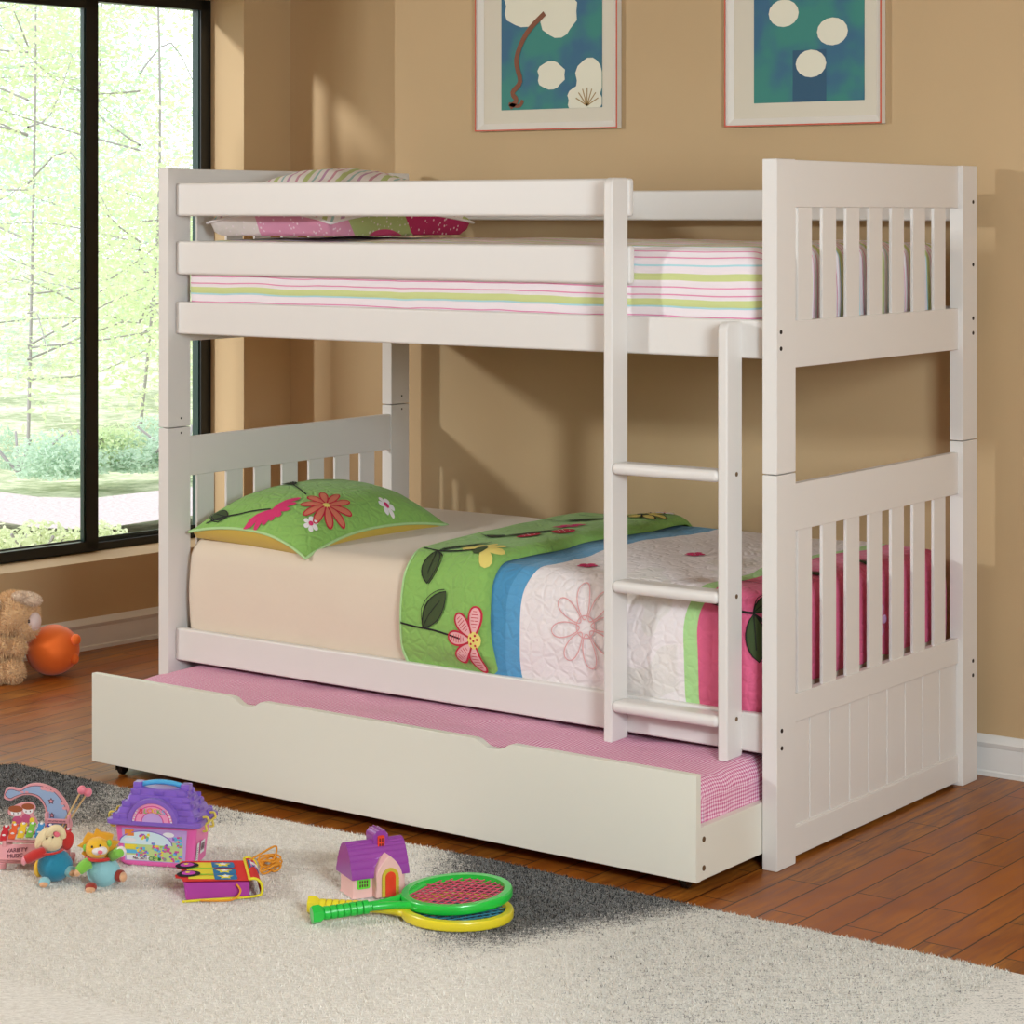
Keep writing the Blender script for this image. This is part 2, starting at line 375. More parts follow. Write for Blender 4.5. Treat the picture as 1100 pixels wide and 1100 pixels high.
for h, z in ((HU, .956), (HL, .914)):
    for y in (.052, 1.056): bolt(h, (-L+TX, y, z), .003)
def rail(name, x0, x1, y, z0, z1, bev=.006, t=.025):
    bm = bmesh.new(); box(bm, x0, x1, y, y+t, z0, z1, bev, seg=3); return obj(name, bm, WHITE, bed)
XI0, XI1 = -L+TX, -TX
rail('side_rail', XI0, XI1, .027, .265, .358); rail('side_rail', XI0, XI1, 1.043, .265, .358)
rail('side_rail', XI0, XI1, .027, 1.200, 1.292); rail('side_rail', XI0, XI1, 1.043, 1.200, 1.292)
rail('guard_rail', XI0, -.433, .027, 1.537, 1.632, .008); rail('guard_rail', XI0, -.430, .027, 1.370, 1.466, .008)
rail('guard_rail', XI0, XI1, 1.043, 1.524, 1.613, .006)
bm = bmesh.new(); box(bm, XI0, XI1, .053, 1.042, .292, .304); obj('slat_base', bm, WHITE, bed)
bm = bmesh.new(); box(bm, XI0, XI1, .053, 1.042, 1.226, 1.238); obj('slat_base', bm, WHITE, bed)
for x0, zt, bl in ((-.464, 1.633, False), (-.138, 1.288, True)):
    bm = bmesh.new(); t = bmesh.new()
    y0, y1, zb = -.041, .0265, .252
    pr_ = [(y0+.02-.02*math.cos(a), zt-.02+.02*math.sin(a)) for a in [PI/2*i/6 for i in range(7)]]
    poly = [(y0, zb)] + pr_ + [(y1, zt), (y1, zb)]
    vs = [t.verts.new((x0, a, b)) for a, b in poly]; f = t.faces.new(vs)
    r = bmesh.ops.extrude_face_region(t, geom=[f]); bmesh.ops.translate(t, verts=[g for g in r['geom'] if isinstance(g, bmesh.types.BMVert)], vec=(.027, 0, 0))
    bmesh.ops.recalc_face_normals(t, faces=t.faces)
    bmesh.ops.bevel(t, geom=[e for e in t.edges if abs(e.verts[0].co.x-e.verts[1].co.x) < 1e-6 and not (abs(e.verts[0].co.y-y1) < 1e-5 and abs(e.verts[1].co.y-y1) < 1e-5)], offset=.006, segments=3, profile=.5, affect='EDGES')
    merge(bm, t); st = obj('ladder_stile', bm, WHITE, bed)
    if bl:
        for z in (.926, .636, .345): bolt(st, (-.111, .002, z), .0055, BRONZE)
for z in (.922, .634, .341):
    bm = bmesh.new(); box(bm, -.4385, -.1365, -.046, .016, z-.0145, z+.0145, .0125, seg=4); obj('ladder_rung', bm, WHITE, bed)

# ------------------------------------------------------------------ soft furnishings
def profile(y0, y1, z0, z1, r, crown=.01, bul=.006, n=7):
    """list of (y, z, ny, nz, s) from the front bottom over the top to the back bottom"""
    P = []
    for i in range(9): P.append((y0, z0+(z1-r-z0)*i/8, -1, 0))
    for i in range(1, n+1):
        a = PI/2*i/n; P.append((y0+r-r*math.cos(a), z1-r+r*math.sin(a), -math.cos(a), math.sin(a)))
    m = 26
    for i in range(1, m): P.append((y0+r+(y1-y0-2*r)*i/m, z1, 0, 1))
    for i in range(0, n+1):
        a = PI/2*(1-i/n); P.append((y1-r+r*math.cos(a), z1-r+r*math.sin(a), math.cos(a), math.sin(a)))
    for i in range(1, 9): P.append((y1, z1-r-(z1-r-z0)*i/8, 1, 0))
    out = []; s = 0; prev = None
    for y, z, ny, nz in P:
        if prev: s += math.hypot(y-prev[0], z-prev[1])
        prev = (y, z)
        t = (y-y0)/(y1-y0); h = (z-z0)/(z1-z0)
        z2 = z+(crown*math.sin(PI*t)**.7 if nz > 0 else 0)*nz; y2 = y+ny*bul*math.sin(PI*min(1, h*1.05))
        out.append((y2, z2, ny, nz, s))
    return out
class Drape:
    def __init__(s, x0, x1, pf, r, wob=.004, wf=5, seed=0, capl=True, capr=True):
        s.x0, s.x1, s.pf, s.r, s.wob, s.wf, s.seed = x0, x1, pf, r, wob, wf, seed
        s.capl, s.capr = capl, capr; s.Ls = pf[-1][4]; s.ss = [p[4] for p in pf]
    def P(s, v):
        v = min(max(v, 0), s.Ls-1e-6); i = int(np.searchsorted(s.ss, v, side='right'))-1; i = min(i, len(s.pf)-2)
        a, b = s.pf[i], s.pf[i+1]; t = (v-a[4])/(b[4]-a[4]); return [a[k]+(b[k]-a[k])*t for k in range(4)]
    def __call__(s, x, v, off=0):
        y, z, ny, nz = s.P(v); l = math.hypot(ny, nz) or 1; ny /= l; nz /= l
        e = 0
        rr = s.r
        xx = x
        if s.capr and x > s.x1-rr: u = min(1, (x-s.x1+rr)/rr); e = rr*(1-math.sqrt(max(0, 1-u*u)))
        if s.capl and x < s.x0+rr: u = min(1, (s.x0+rr-x)/rr); e = rr*(1-math.sqrt(max(0, 1-u*u)))
        w = s.wob*noise.noise(Vector((x*s.wf, v*s.wf, s.seed)))+s.wob*.5*noise.noise(Vector((x*s.wf*3, v*s.wf*3, s.seed+3)))
        return Vector((xx, y+ny*(off-e+w), z+nz*(off-e+w)))
    def S(s, o=0): return lambda a, b, off=0: s(a, b, off+o)
    def build(s, bm, nx=90, mi=0, drop=None, vstep=1, zb=None):
        uvl = bm.loops.layers.uv.verify(); rr = s.r
        xs = []
        k = 7
        a0, a1 = s.x0, s.x1
        if s.capl: xs += [s.x0+rr-rr*math.sin(PI/2*(1-i/k)) for i in range(k)]; a0 = s.x0+rr
        if s.capr: a1 = s.x1-rr
        xs += [a0+(a1-a0)*i/nx for i in range(nx+1)]
        if s.capr: xs += [s.x1-rr+rr*math.sin(PI/2*i/k) for i in range(1, k+1)]
        vs = []
        for i in range(len(s.pf)-1):
            n = 2 if s.ss[i+1]-s.ss[i] > .03 else 1
            vs += [s.ss[i]+(s.ss[i+1]-s.ss[i])*j/n for j in range(n)]
        vs.append(s.Ls)
        G = [[bm.verts.new(s(x, v)) for v in vs] for x in xs]
        def arcu(x):
            if s.capr and x > s.x1-rr: return s.x1-rr+rr*math.asin(min(1, (x-s.x1+rr)/rr))
            if s.capl and x < s.x0+rr: return s.x0+rr-rr*math.asin(min(1, (s.x0+rr-x)/rr))
            return x
        XS = [arcu(x) for x in xs]
        def quad(a, b, c, d, ua, ub, uc, ud):
            try: f = bm.faces.new((a, b, c, d))
            except ValueError: return
            f.material_index = mi; f.smooth = True
            for l, u in zip(f.loops, (ua, ub, uc, ud)): l[uvl].uv = u
        for i in range(len(xs)-1):
            for j in range(len(vs)-1):
                quad(G[i][j], G[i+1][j], G[i+1][j+1], G[i][j+1], (XS[i], vs[j]), (XS[i+1], vs[j]), (XS[i+1], vs[j+1]), (XS[i], vs[j+1]))
        z0 = s.pf[0][1] if zb is None else zb
        for cap, side, col in ((s.capr, 1, G[-1]), (s.capl, -1, G[0])):
            if not cap: continue
            rows = [col]; n = 6
            for q in range(1, n+1):
                row = []
                for j, v in enumerate(col):
                    z = v.co.z+(z0-v.co.z)*q/n
                    row.append(bm.verts.new((v.co.x+side*(.006*math.sin(v.co.y*34+q*.4)*q/n*(1 if v.co.y < 2 else 0)+.003*math.sin(PI*q/n)), v.co.y, z)))
                rows.append(row)
            X = XS[-1] if side > 0 else XS[0]
            for q in range(n):
                for j in range(len(vs)-1):
                    if abs(rows[q][j].co.y-rows[q][j+1].co.y) < 1e-4: continue
                    zt = max(p[1] for p in s.pf)-rr; U = lambda r_: X+side*(zt-r_.co.z)
                    A = (U(rows[q][j]), vs[j]); B = (U(rows[q][j+1]), vs[j+1]); C_ = (U(rows[q+1][j+1]), vs[j+1]); E_ = (U(rows[q+1][j]), vs[j])
                    quad(rows[q][j], rows[q+1][j], rows[q+1][j+1], rows[q][j+1], A, E_, C_, B) if side > 0 else quad(rows[q][j], rows[q][j+1], rows[q+1][j+1], rows[q+1][j], A, B, C_, E_)
def fabric(name, rgb, bump=('noise', 700, .15, .0008), rough=.9): return mat(name, rgb, rough, bump, sheen=.15)
def closed_base(bm, x0, x1, y0, y1, z):
    f = bm.faces.new([bm.verts.new(p) for p in ((x0, y0, z), (x0, y1, z), (x1, y1, z), (x1, y0, z))]); f.material_index = 0

# lower mattress with cream sheet
pf = profile(.058, 1.036, .308, .612, .055, .008, .012)
dm = Drape(-1.982, -.068, pf, .05, .004, 3, 1)
SHEET = fabric('cream_sheet_cotton', (224, 206, 186), ('noise', 9, .25, .02))
bm = bmesh.new(); dm.build(bm, 60); closed_base(bm, -1.97, -.08, .066, 1.03, .309)
tag(obj('mattress', bm, SHEET, None, 180), 'cream sheeted mattress on the lower bunk under the floral quilt', 'mattress')

# lower quilt
def quiltmat(name, uvfun):
    m = mat(name, (220, 210, 205), .92, ('quilt', 30, .38, .005)); t = NT(m); uvfun(t); m.node_tree.nodes['Principled BSDF'].inputs['Sheen Weight'].default_value = .1; return m
def bands(t):
    u, v, _ = t.xyz(t.uv())
    wig = t.math('MULTIPLY', t.math('SINE', t.math('MULTIPLY', v, 9.5)), .012)
    wg2 = t.math('MULTIPLY', t.math('SINE', t.math('MULTIPLY', v, 31)), .006)
    x = t.math('ADD', u, t.math('ADD', wig, t.math('MULTIPLY', wg2, .6)))
    k = t.math('DIVIDE', t.math('ADD', x, 1.0), 1.4)
    P = lambda q: (q+1.0)/1.4
    c = t.ramp(k, [(0, s2l((72, 142, 186))), (P(-.805), s2l((88, 156, 200))), (P(-.762), s2l((236, 226, 226))), (P(-.268), s2l((172, 214, 142))), (P(-.232), s2l((222, 98, 136))), (P(.165), s2l((170, 214, 142))), (P(.195), s2l((222, 98, 136)))])
    # paler cream zones on the white band
    z = t.math('MULTIPLY', t.sm(t.noise(t.uv(), 5, 1), .52, .53), .5)
    c = t.mix(t.math('MULTIPLY', z, t.math('MULTIPLY', t.sm(u, -.52, -.50), t.sm(u, -.29, -.30))), c, s2l((220, 214, 204)))
    t.put(t.b.inputs['Base Color'], c)
QB = quiltmat('banded_quilt', bands)
QG = mat('green_quilt_cotton', (138, 184, 92), .92, ('quilt', 30, .38, .005), sheen=.1)
BLK = mat('black_stitch', (28, 26, 24), .8); LEAF = mat('dark_green_leaf_cloth', (62, 78, 42), .9, ('noise', 300, .3, .001))
RED = mat('crimson_stitch', (196, 34, 60), .8); PINKL = mat('pink_striped_petal_cloth', (236, 178, 178), .9); YEL = mat('pale_yellow_petal_cloth', (232, 212, 116), .9)
MAG = mat('hot_pink_cloth', (214, 52, 110), .9); WHT = mat('white_cloth', (238, 232, 232), .9); PKST = mat('faint_pink_stitch', (226, 170, 170), .9); ORG = mat('salmon_petal_cloth', (214, 120, 96), .9)
DEC = [QB, QG, BLK, LEAF, RED, PINKL, YEL, MAG, WHT, PKST, ORG, mat('lilac_petal_cloth', (196, 150, 190), .9)]
pfq = profile(.0545, 1.040, .306, .632, .06, .010, .024)
dq = Drape(-1.05, -.058, pfq, .05, .006, 5, 2, capl=False)
bm = bmesh.new(); dq.build(bm, 90, zb=.40)
S0 = dq.S(.0018)
vf = .326-.06            # arc length where the front starts to curve
flower(bm, S0, (-.565, .205), .105, 8, None, 9, None, .2, .36, .0012, .28, (), .003)
line(bm, S0, [(-.565+.028*math.cos(i*PI/5), .205+.028*math.sin(i*PI/5)) for i in range(10)], .003, .0012, 9, True, 2)
for c in ((-.665, .43), (-.52, .72), (-.40, .98), (-.46, 1.12)): flower(bm, S0, c, .028, 5, 7, None, None, .3, .8)
S0s = dq.S(.0018)
line(bm, S0s, [(-.226, .300), (-.18, .292), (-.12, .285), (-.088, .285)], .005, .0016, 2); line(bm, S0s, [(-.09, .283), (-.075, .275), (-.06, .262)], .005, .0016, 2)
leaf(bm, S0s, (-.090, .285), -1.42, .115, .042, 3, 2, .0014)
leaf(bm, S0s, (-.092, .285), 1.0, .095, .04, 3, 2, .0014)
line(bm, S0s, [(-.22, .45), (-.16, .44), (-.10, .42)], .004, .0014, 2)
leaf(bm, S0s, (-.15, .60), .5, .10, .035, 3, 2, .0014); leaf(bm, S0s, (-.14, .86), .2, .09, .035, 3, 2, .0014)
# stitched flowers on the drape at the foot
def Send(a, b, off=0): return Vector((-.050+off*1.5+.003, a, b))
flower(bm, Send, (.60, .50), .045, 6, 11, None, 6, 0, .5, .003)
qo = obj('quilt', bm, DEC, None, 180); tag(qo, 'floral quilt in blue, white and pink bands with folded green top on the lower bunk', 'quilt')
# folded green band
class Fold(Drape):
    def xl(s, v): 
        t = min(max(v/.33, 0), 1); top = min(max((v-.33)/.9, 0), 1)
        return -1.118-.038*math.sin(PI/2*min(1, v/.1))-.085*top**.8 - (0 if v > .2 else .0)
    def xr(s, v): return -.822-.040*math.sin(PI/2*min(1, v/.18))+.006*math.sin(v*14)
    def __call__(s, t, v, off=0):
        x = s.xl(v)+(s.xr(v)-s.xl(v))*t
        o = .010+.016*min(1, max(0, (t-.25)/.5))
        if t > .86: o *= math.sqrt(max(0, 1-((t-.86)/.14)**2))
        if t < .03: o *= t/.03
        low = min(1, max(0, (v-.045)/.06)); low = low*low*(3-2*low); o = o*low+.0008
        y, z, ny, nz = s.P(v); w = .005*noise.noise(Vector((x*6, v*6, 4)))*low
        return Vector((x, y+ny*(o+off+w), z+nz*(o+off+w)))
df = Fold(0, 1, profile(.0530, 1.0405, .306, .634, .06, .010, .026), .05)
bm = bmesh.new(); nt_, nv = 44, 110; G = []
for i in range(nt_+1):
    tt = i/nt_; tt = 1-(1-tt)**1.6
    G.append([bm.verts.new(df(tt, df.Ls*j/nv)) for j in range(nv+1)])
for i in range(nt_):
    for j in range(nv):
        f = bm.faces.new((G[i][j], G[i+1][j], G[i+1][j+1], G[i][j+1])); f.material_index = 1; f.smooth = True
def SF(a, v, off=0):     # a = metres from the left edge
    return df(a/(df.xr(v)-df.xl(v)), v, off+.0022)
line(bm, SF, [(.0, .158), (.06, .152), (.13, .150), (.22, .140)], .005, .0016, 2)
leaf(bm, SF, (.085, .152), .95, .125, .058, 3, 2)
FC = (.266, .140)
flower(bm, SF, FC, .086, 8, 5, 4, None, .0, .42, .0014, .25, (0, 1, 7), .0050)
for k in range(2, 7):
    a = 2*PI*k/8
    for q in range(6):
        r_ = .034+.008*q; hw = .011*math.sin(PI*(q+1.2)/7.5)
        line(bm, SF, [(FC[0]+r_*math.cos(a)-hw*math.sin(a), FC[1]+r_*math.sin(a)+hw*math.cos(a)), (FC[0]+r_*math.cos(a)+hw*math.sin(a), FC[1]+r_*math.sin(a)-hw*math.cos(a))], .0018, .0024, 4, False, 1)
blob(bm, SF, [(FC[0]+.020*math.cos(i*PI/7), FC[1]+.023*math.sin(i*PI/7)) for i in range(14)], FC, .003, 6, 2)
for p in ((-.009, .006), (.004, .013), (0, -.001), (.010, .003), (-.008, -.009), (.005, -.013)): dot(bm, SF, (FC[0]+p[0], FC[1]+p[1]), .0034, .0045, 4)
line(bm, SF, [(.02, .355), (.08, .345), (.15, .345), (.20, .350)], .005, .0016, 2)
leaf(bm, SF, (.080, .345), .95, .16, .038, 3, 2); leaf(bm, SF, (.075, .345), -1.4, .080, .05, 3, 2)
flower(bm, SF, (.215, .352), .072, 9, 6, None, 3, 2.9, .42, .0014, .26, (1, 2, 3))
line(bm, SF, [(.04, .62), (.12, .60), (.2, .63), (.235, .70), (.24, .76)], .005, .0016, 2)
leaf(bm, SF, (.13, .605), .9, .16, .05, 3, 2); leaf(bm, SF, (.13, .605), 2.9, .07, .045, 3, 2)
for c in ((.215, .60), (.27, .70)):
    blob(bm, SF, [(c[0]+.030*math.cos(i*PI/6), c[1]+.045*math.sin(i*PI/6)) for i in range(12)], c, .0014, 4, 3)
    for d in ((0, 0), (.012, .014), (-.012, .014), (0, -.02), (.012, -.012), (-.012, -.01)): dot(bm, SF, (c[0]+d[0], c[1]+d[1]), .0025, .003, 8, 6)
line(bm, SF, [(.02, .98), (.10, .96), (.2, .97)], .005, .0016, 2); leaf(bm, SF, (.11, .965), .6, .12, .045, 3, 2)
flower(bm, SF, (.21, .83), .05, 6, 7, None, None, .4, .6)
flower(bm, SF, (.285, 1.13), .075, 7, 6, 2, 3, .2, .5, .0014, .25, (), .004)
line(bm, SF, [(.06, 1.13), (.15, 1.12), (.23, 1.13)], .005, .0016, 2)
flower(bm, SF, (.31, 1.22), .03, 6, 8, None, 7, 0, .7)
fo = obj('folded_band', bm, DEC, qo, 180); fo['label'] = 'green folded-back top band with stitched flowers'
bm = bmesh.new(); tube(bm, [df(.012, df.Ls*j/90, .001) for j in range(91)], .004, 8); h = obj('hem_piping', bm, mat('pale_green_piping', (178, 214, 150), .8), fo, 180)

# lower pillow
def pillow(bm, a, b, H, hb, S_out, bow=.07, p=.5, n=40, mt=0, mb=1, zc=None, wr=.003, flat=-1):
    def Pf(u, v, side, off=0):
        x = a*u*(1-bow*(1-v*v)*(abs(u)**1.5)); y = b*v*(1-bow*(1-u*u)*(abs(v)**1.5))
        k = (max(0, 1-u**4)*max(0, 1-v**4))**.55*(.45+.55*(max(0, 1-u*u)*max(0, 1-v*v))**.5) if side > 0 else (max(0, 1-u**6)*max(0, 1-v**6))**.45
        e = zc(u, v) if zc else 0
        w = wr*noise.noise(Vector((x*14, y*14, side*3)))*min(1, k*3)+wr*1.5*noise.noise(Vector((x*5, y*5, side*7)))*min(1, k*3)
        z = e+(H*k+w+off if side > 0 else -min(hb*k+w-off, 9))
        if side < 0 and z < flat: z = flat
        return S_out @ Vector((x, y, z))
    for side, mi in ((1, mt), (-1, mb)):
        G = [[bm.verts.new(Pf(-1+2*i/n, -1+2*j/n, side)) for j in range(n+1)] for i in range(n+1)]
        for i in range(n):
            for j in range(n):
                q = (G[i][j], G[i+1][j], G[i+1][j+1], G[i][j+1])
                f = bm.faces.new(q if side > 0 else q[::-1]); f.material_index = mi; f.smooth = True
    rim = [(-1+2*i/n, -1) for i in range(n)]+[(1, -1+2*i/n) for i in range(n)]+[(1-2*i/n, 1) for i in range(n)]+[(-1, 1-2*i/n) for i in range(n)]
    return Pf, [Pf(u, v, 1, 0) for u, v in rim]
YB2 = fabric('mustard_cotton', (212, 180, 72), ('noise', 12, .3, .01))
DECP = [QG, YB2, BLK, LEAF, RED, PINKL, YEL, MAG, WHT, PKST, ORG]
PC = Vector((-1.737, .372, .646))
po = thing('pillow', 'green pillow with stitched flowers and mustard underside on the lower bunk', 'pillow', (PC.x, PC.y, .625))
Sp = TM((0, 0, PC.z-.625), (0, .035, 0))
zc = lambda u, v: .006-.028*(abs(u*v))**2.2-(.022 if u > 0 and v < 0 else 0)*abs(u*v)**2
bm = bmesh.new(); Pf, rim = pillow(bm, .222, .318, .106, .085, Sp, .045, zc=zc, flat=-.040)
SPl = lambda y, x, off=0: Pf(x, y, 1, off)          # (v, u) order: a runs along the bed's width
SX = lambda a, b, off=0: Pf(a/.222, b/.345, 1, off)
SX = lambda a, b, off=0: Pf(a/.222, b/.318, 1, off+.0022)
flower(bm, SX, (.150, -.150), .088, 10, 10, 4, 6, .1, .30, .0014, .16, (), .0045, .75)
line(bm, SX, [(-.17, .02), (-.10, -.02), (-.02, -.10), (.07, -.15)], .0045, .0016, 2); leaf(bm, SX, (-.03, -.09), 2.6, .10, .04, 3, 2)
bc = (.036, -.262)
for an, l_ in ((-2.3, .085), (-1.9, .062), (-1.45, .048), (-.9, .042), (-.3, .045), (.35, .055), (.85, .072), (1.2, .095)): blob(bm, SX, petal(bc, an, l_, .021), (bc[0]+l_*.5*math.cos(an), bc[1]+l_*.5*math.sin(an)), .0014+.0002*an, 7, 3)
line(bm, SX, [(-.17, -.31), (-.12, -.30), (-.05, -.29), (.03, -.262)], .0045, .0016, 2); leaf(bm, SX, (-.10, -.30), 2.9, .08, .03, 3, 2)
for c, r in (((.170, -.240), .024), ((.190, .075), .028)): flower(bm, SX, c, r, 6, 8, None, 7, .2, .62, .0014, .3)
obj('pillow_cover', bm, DECP, po, 180)
bm = bmesh.new(); tube(bm, rim, .0042, 8, closed=True); obj('piping', bm, mat('pale_green_piping', (178, 214, 150), .8), po, 180)

# upper mattress quilt (striped)
def stripes(t):
    u, v, _ = t.xyz(t.uv())
    w = t.math('MULTIPLY', t.math('SUBTRACT', t.noise(t.uv(), 4, 2, .5), .5), .016)
    per = .161
    k = t.math('FRACT', t.math('DIVIDE', t.math('ADD', t.math('ADD', v, per-.050), w), per))
    Wc, Pk, Bl, Gr = s2l((240, 228, 232)), s2l((228, 142, 176)), s2l((176, 218, 226)), s2l((206, 214, 146))
    f = lambda mm: mm/161
    c = t.ramp(k, [(0, Wc), (f(3), Pk), (f(6), Wc), (f(25), Bl), (f(29), Gr), (f(46), Wc), (f(55), Pk), (f(58), Wc), (f(74), Pk), (f(77), Wc), (f(92), Gr), (f(109), Wc), (f(127), Bl), (f(131), Wc), (f(147), Pk), (f(150), Wc)])
    t.put(t.b.inputs['Base Color'], c)
    n = t.noise(t.uv(), 60, 3, .6, (1, 3, 1)); t.bump(t.math('ADD', n, t.math('SINE', t.math('MULTIPLY', v, 240))), .35, .003)
STR = mat('striped_seersucker', (230, 220, 220), .92); stripes(NT(STR))
pfu = profile(.056, 1.037, 1.240, 1.462, .04, .010, .008)
du = Drape(-1.978, -.056, pfu, .05, .005, 4, 5)
bm = bmesh.new(); du.build(bm, 90); uo = obj('quilted_mattress', bm, STR, None, 180)
tag(uo, 'mattress in pastel striped bedding on the upper bunk', 'mattress')

# upper pillow, patchwork
PKD = mat('pink_dotted_cloth', (222, 150, 178), .9); CRM = mat('crimson_dotted_cloth', (186, 48, 96), .9); SAG = mat('sage_dotted_cloth', (176, 186, 120), .9); WDT = mat('white_dotted_cloth', (222, 208, 204), .9)
up = thing('pillow', 'patchwork pillow in pink, sage and crimson with striped top on the upper bunk', 'pillow', (-1.700, .425, 1.475))
bm = bmesh.new()
STP = mat('striped_seersucker_pillow', (230, 220, 220), .92)
def st2(t):
    x, y, z = t.xyz(t.obj()); k = t.math('FRACT', t.math('DIVIDE', t.math('ADD', x, t.math('MULTIPLY', y, .5)), .11))
    c = t.ramp(k, [(0, s2l((236, 226, 222))), (.1, s2l((206, 150, 165))), (.18, s2l((236, 226, 222))), (.34, s2l((186, 196, 130))), (.5, s2l((236, 226, 222))), (.62, s2l((160, 190, 186))), (.68, s2l((236, 226, 222))), (.82, s2l((196, 150, 180))), (.9, s2l((236, 226, 222)))])
    t.put(t.b.inputs['Base Color'], c); t.bump(t.noise(t.obj(), 40, 3), .4, .006)
st2(NT(STP))
def patch(t):
    x, y, z = t.xyz(t.obj()); k = t.math('ADD', t.math('ADD', t.math('ADD', x, t.math('MULTIPLY', y, .586)), t.math('MULTIPLY', z, .3)), .5)
    c = t.ramp(k, [(0, s2l((228, 214, 208))), (.27, s2l((222, 150, 178))), (.60, s2l((176, 188, 122))), (.75, s2l((190, 46, 98)))])
    v = t.n('TexVoronoi'); v.inputs['Scale'].default_value = 62; t.put(v.inputs['Vector'], t.obj())
    dt = t.sm(v.outputs['Distance'], .24, .18); c = t.mix(t.math('MULTIPLY', dt, .7), c, s2l((246, 226, 232)))
    cx_ = t.math('POWER', t.math('SUBTRACT', t.math('ADD', x, t.math('MULTIPLY', y, .586)), .175), 2); cz_ = t.math('POWER', t.math('MULTIPLY', t.math('ADD', z, .012), 1.3), 2)
    c = t.mix(t.sm(t.math('ADD', cx_, cz_), .0024, .0022), c, s2l((206, 70, 118)))
    t.put(t.b.inputs['Base Color'], c); t.bump(t.noise(t.obj(), 45, 3), .5, .006)
PAT = mat('patchwork_dotted_cloth', (220, 150, 170), .92); patch(NT(PAT))
zcu = lambda u, v: -.03*(abs(u*v))**2+.002
Pu, rimu = pillow(bm, .235, .325, .128, .10, TM((0, 0, .070), (.0, 0, 0)), .06, zc=zcu, mt=0, mb=1, wr=.008, flat=-.064)
obj('pillow_cover', bm, [STP, PAT], up, 180)
bm = bmesh.new(); tube(bm, rimu, .004, 8, closed=True); obj('piping', bm, mat('white_piping', (232, 222, 220), .8), up, 180)

# ------------------------------------------------------------------ trundle
tb = thing('trundle_bed', 'cream white pull-out trundle drawer on casters rolled out below the bunk bed', 'trundle bed', (-1.015, .2, 0))
def tobj(name, bm, m, par=tb, sm=40): return obj(name, bm, m, par, sm, world=True)
X0, X1, ZB, ZTT = -1.991, -.0395, .037, .279
def notch(c): return [(c+.058, ZTT), (c+.045, ZTT-.003), (c+.028, ZTT-.013), (c+.015, ZTT-.018), (c-.015, ZTT-.018), (c-.028, ZTT-.013), (c-.045, ZTT-.003), (c-.058, ZTT)]
poly = [(X0, ZB), (X1, ZB), (X1, ZTT)]+notch(-.610)+notch(-1.412)+[(X0, ZTT)]
bm = bmesh.new(); prism(bm, poly, 0, .022, TM((0, -.273, 0)) @ XZ, bev=.002); tobj('front_panel', bm, TRUN)
for xa in (X1-.0225, X0+.0025):
    bm = bmesh.new(); box(bm, xa, xa+.020, -.2728, .80, .036, .157, .002); sp = tobj('side_panel', bm, TRUN)
    if xa > -1:
        for z in (.128, .063):
            bm = bmesh.new(); lathe(bm, [(0, -.001), (.0065, -.001), (.0065, .0012), (.0045, .0014), (.0042, .0004), (0, .0004)], 14, TM((xa+.020, -.258, z), (0, PI/2, 0))); obj('bolt', bm, BRONZE, sp, world=True)
bm = bmesh.new(); box(bm, X0+.023, X1-.023, .78, .80, .036, .157, .002); tobj('back_panel', bm, TRUN)
bm = bmesh.new(); box(bm, X0+.023, X1-.023, -.2725, .78, .042, .052); tobj('base_board', bm, TRUN)
for x, y in ((-1.925, -.245), (-.105, -.235), (-1.925, .74), (-.105, .74)):
    bm = bmesh.new(); cyl(bm, .012, .0345, .0405, TM((x, y, 0))); box(bm, x-.013, x-.009, y-.012, y+.012, .012, .036, .001); box(bm, x+.009, x+.013, y-.012, y+.012, .012, .036, .001)
    cs = tobj('caster', bm, STEEL); bm = bmesh.new(); cyl(bm, .0165, -.008, .008, TM((x, y+.004, .0165), (0, PI/2, 0)), b=.003); obj('wheel', bm, BLACKR, cs, world=True)
def gingham(t):
    u, v, _ = t.xyz(t.uv()); p = .0088
    wv = t.math('MULTIPLY', t.noise(t.uv(), 7, 2), .02)
    def q(a): return t.math('GREATER_THAN', t.math('FRACT', t.math('DIVIDE', t.math('ADD', a, wv), p)), .5)
    s = t.math('ADD', q(u), q(v))
    c = t.ramp(t.math('DIVIDE', s, 2), [(0, s2l((240, 214, 224))), (.35, s2l((224, 156, 184))), (.8, s2l((200, 98, 142)))])
    t.put(t.b.inputs['Base Color'], c); t.bump(t.noise(t.uv(), 30, 4, .6), .5, .008)
GIN = mat('pink_gingham_cotton', (220, 160, 180), .9); gingham(NT(GIN))
dt_ = Drape(-1.962, -.064, profile(-.266, .772, .053, .246, .045, .008, .004), .045, .006, 7, 8)
bm = bmesh.new(); dt_.build(bm, 80)
tag(obj('mattress', bm, GIN, None, 180), 'pink gingham covered mattress in the pulled-out trundle drawer', 'mattress')

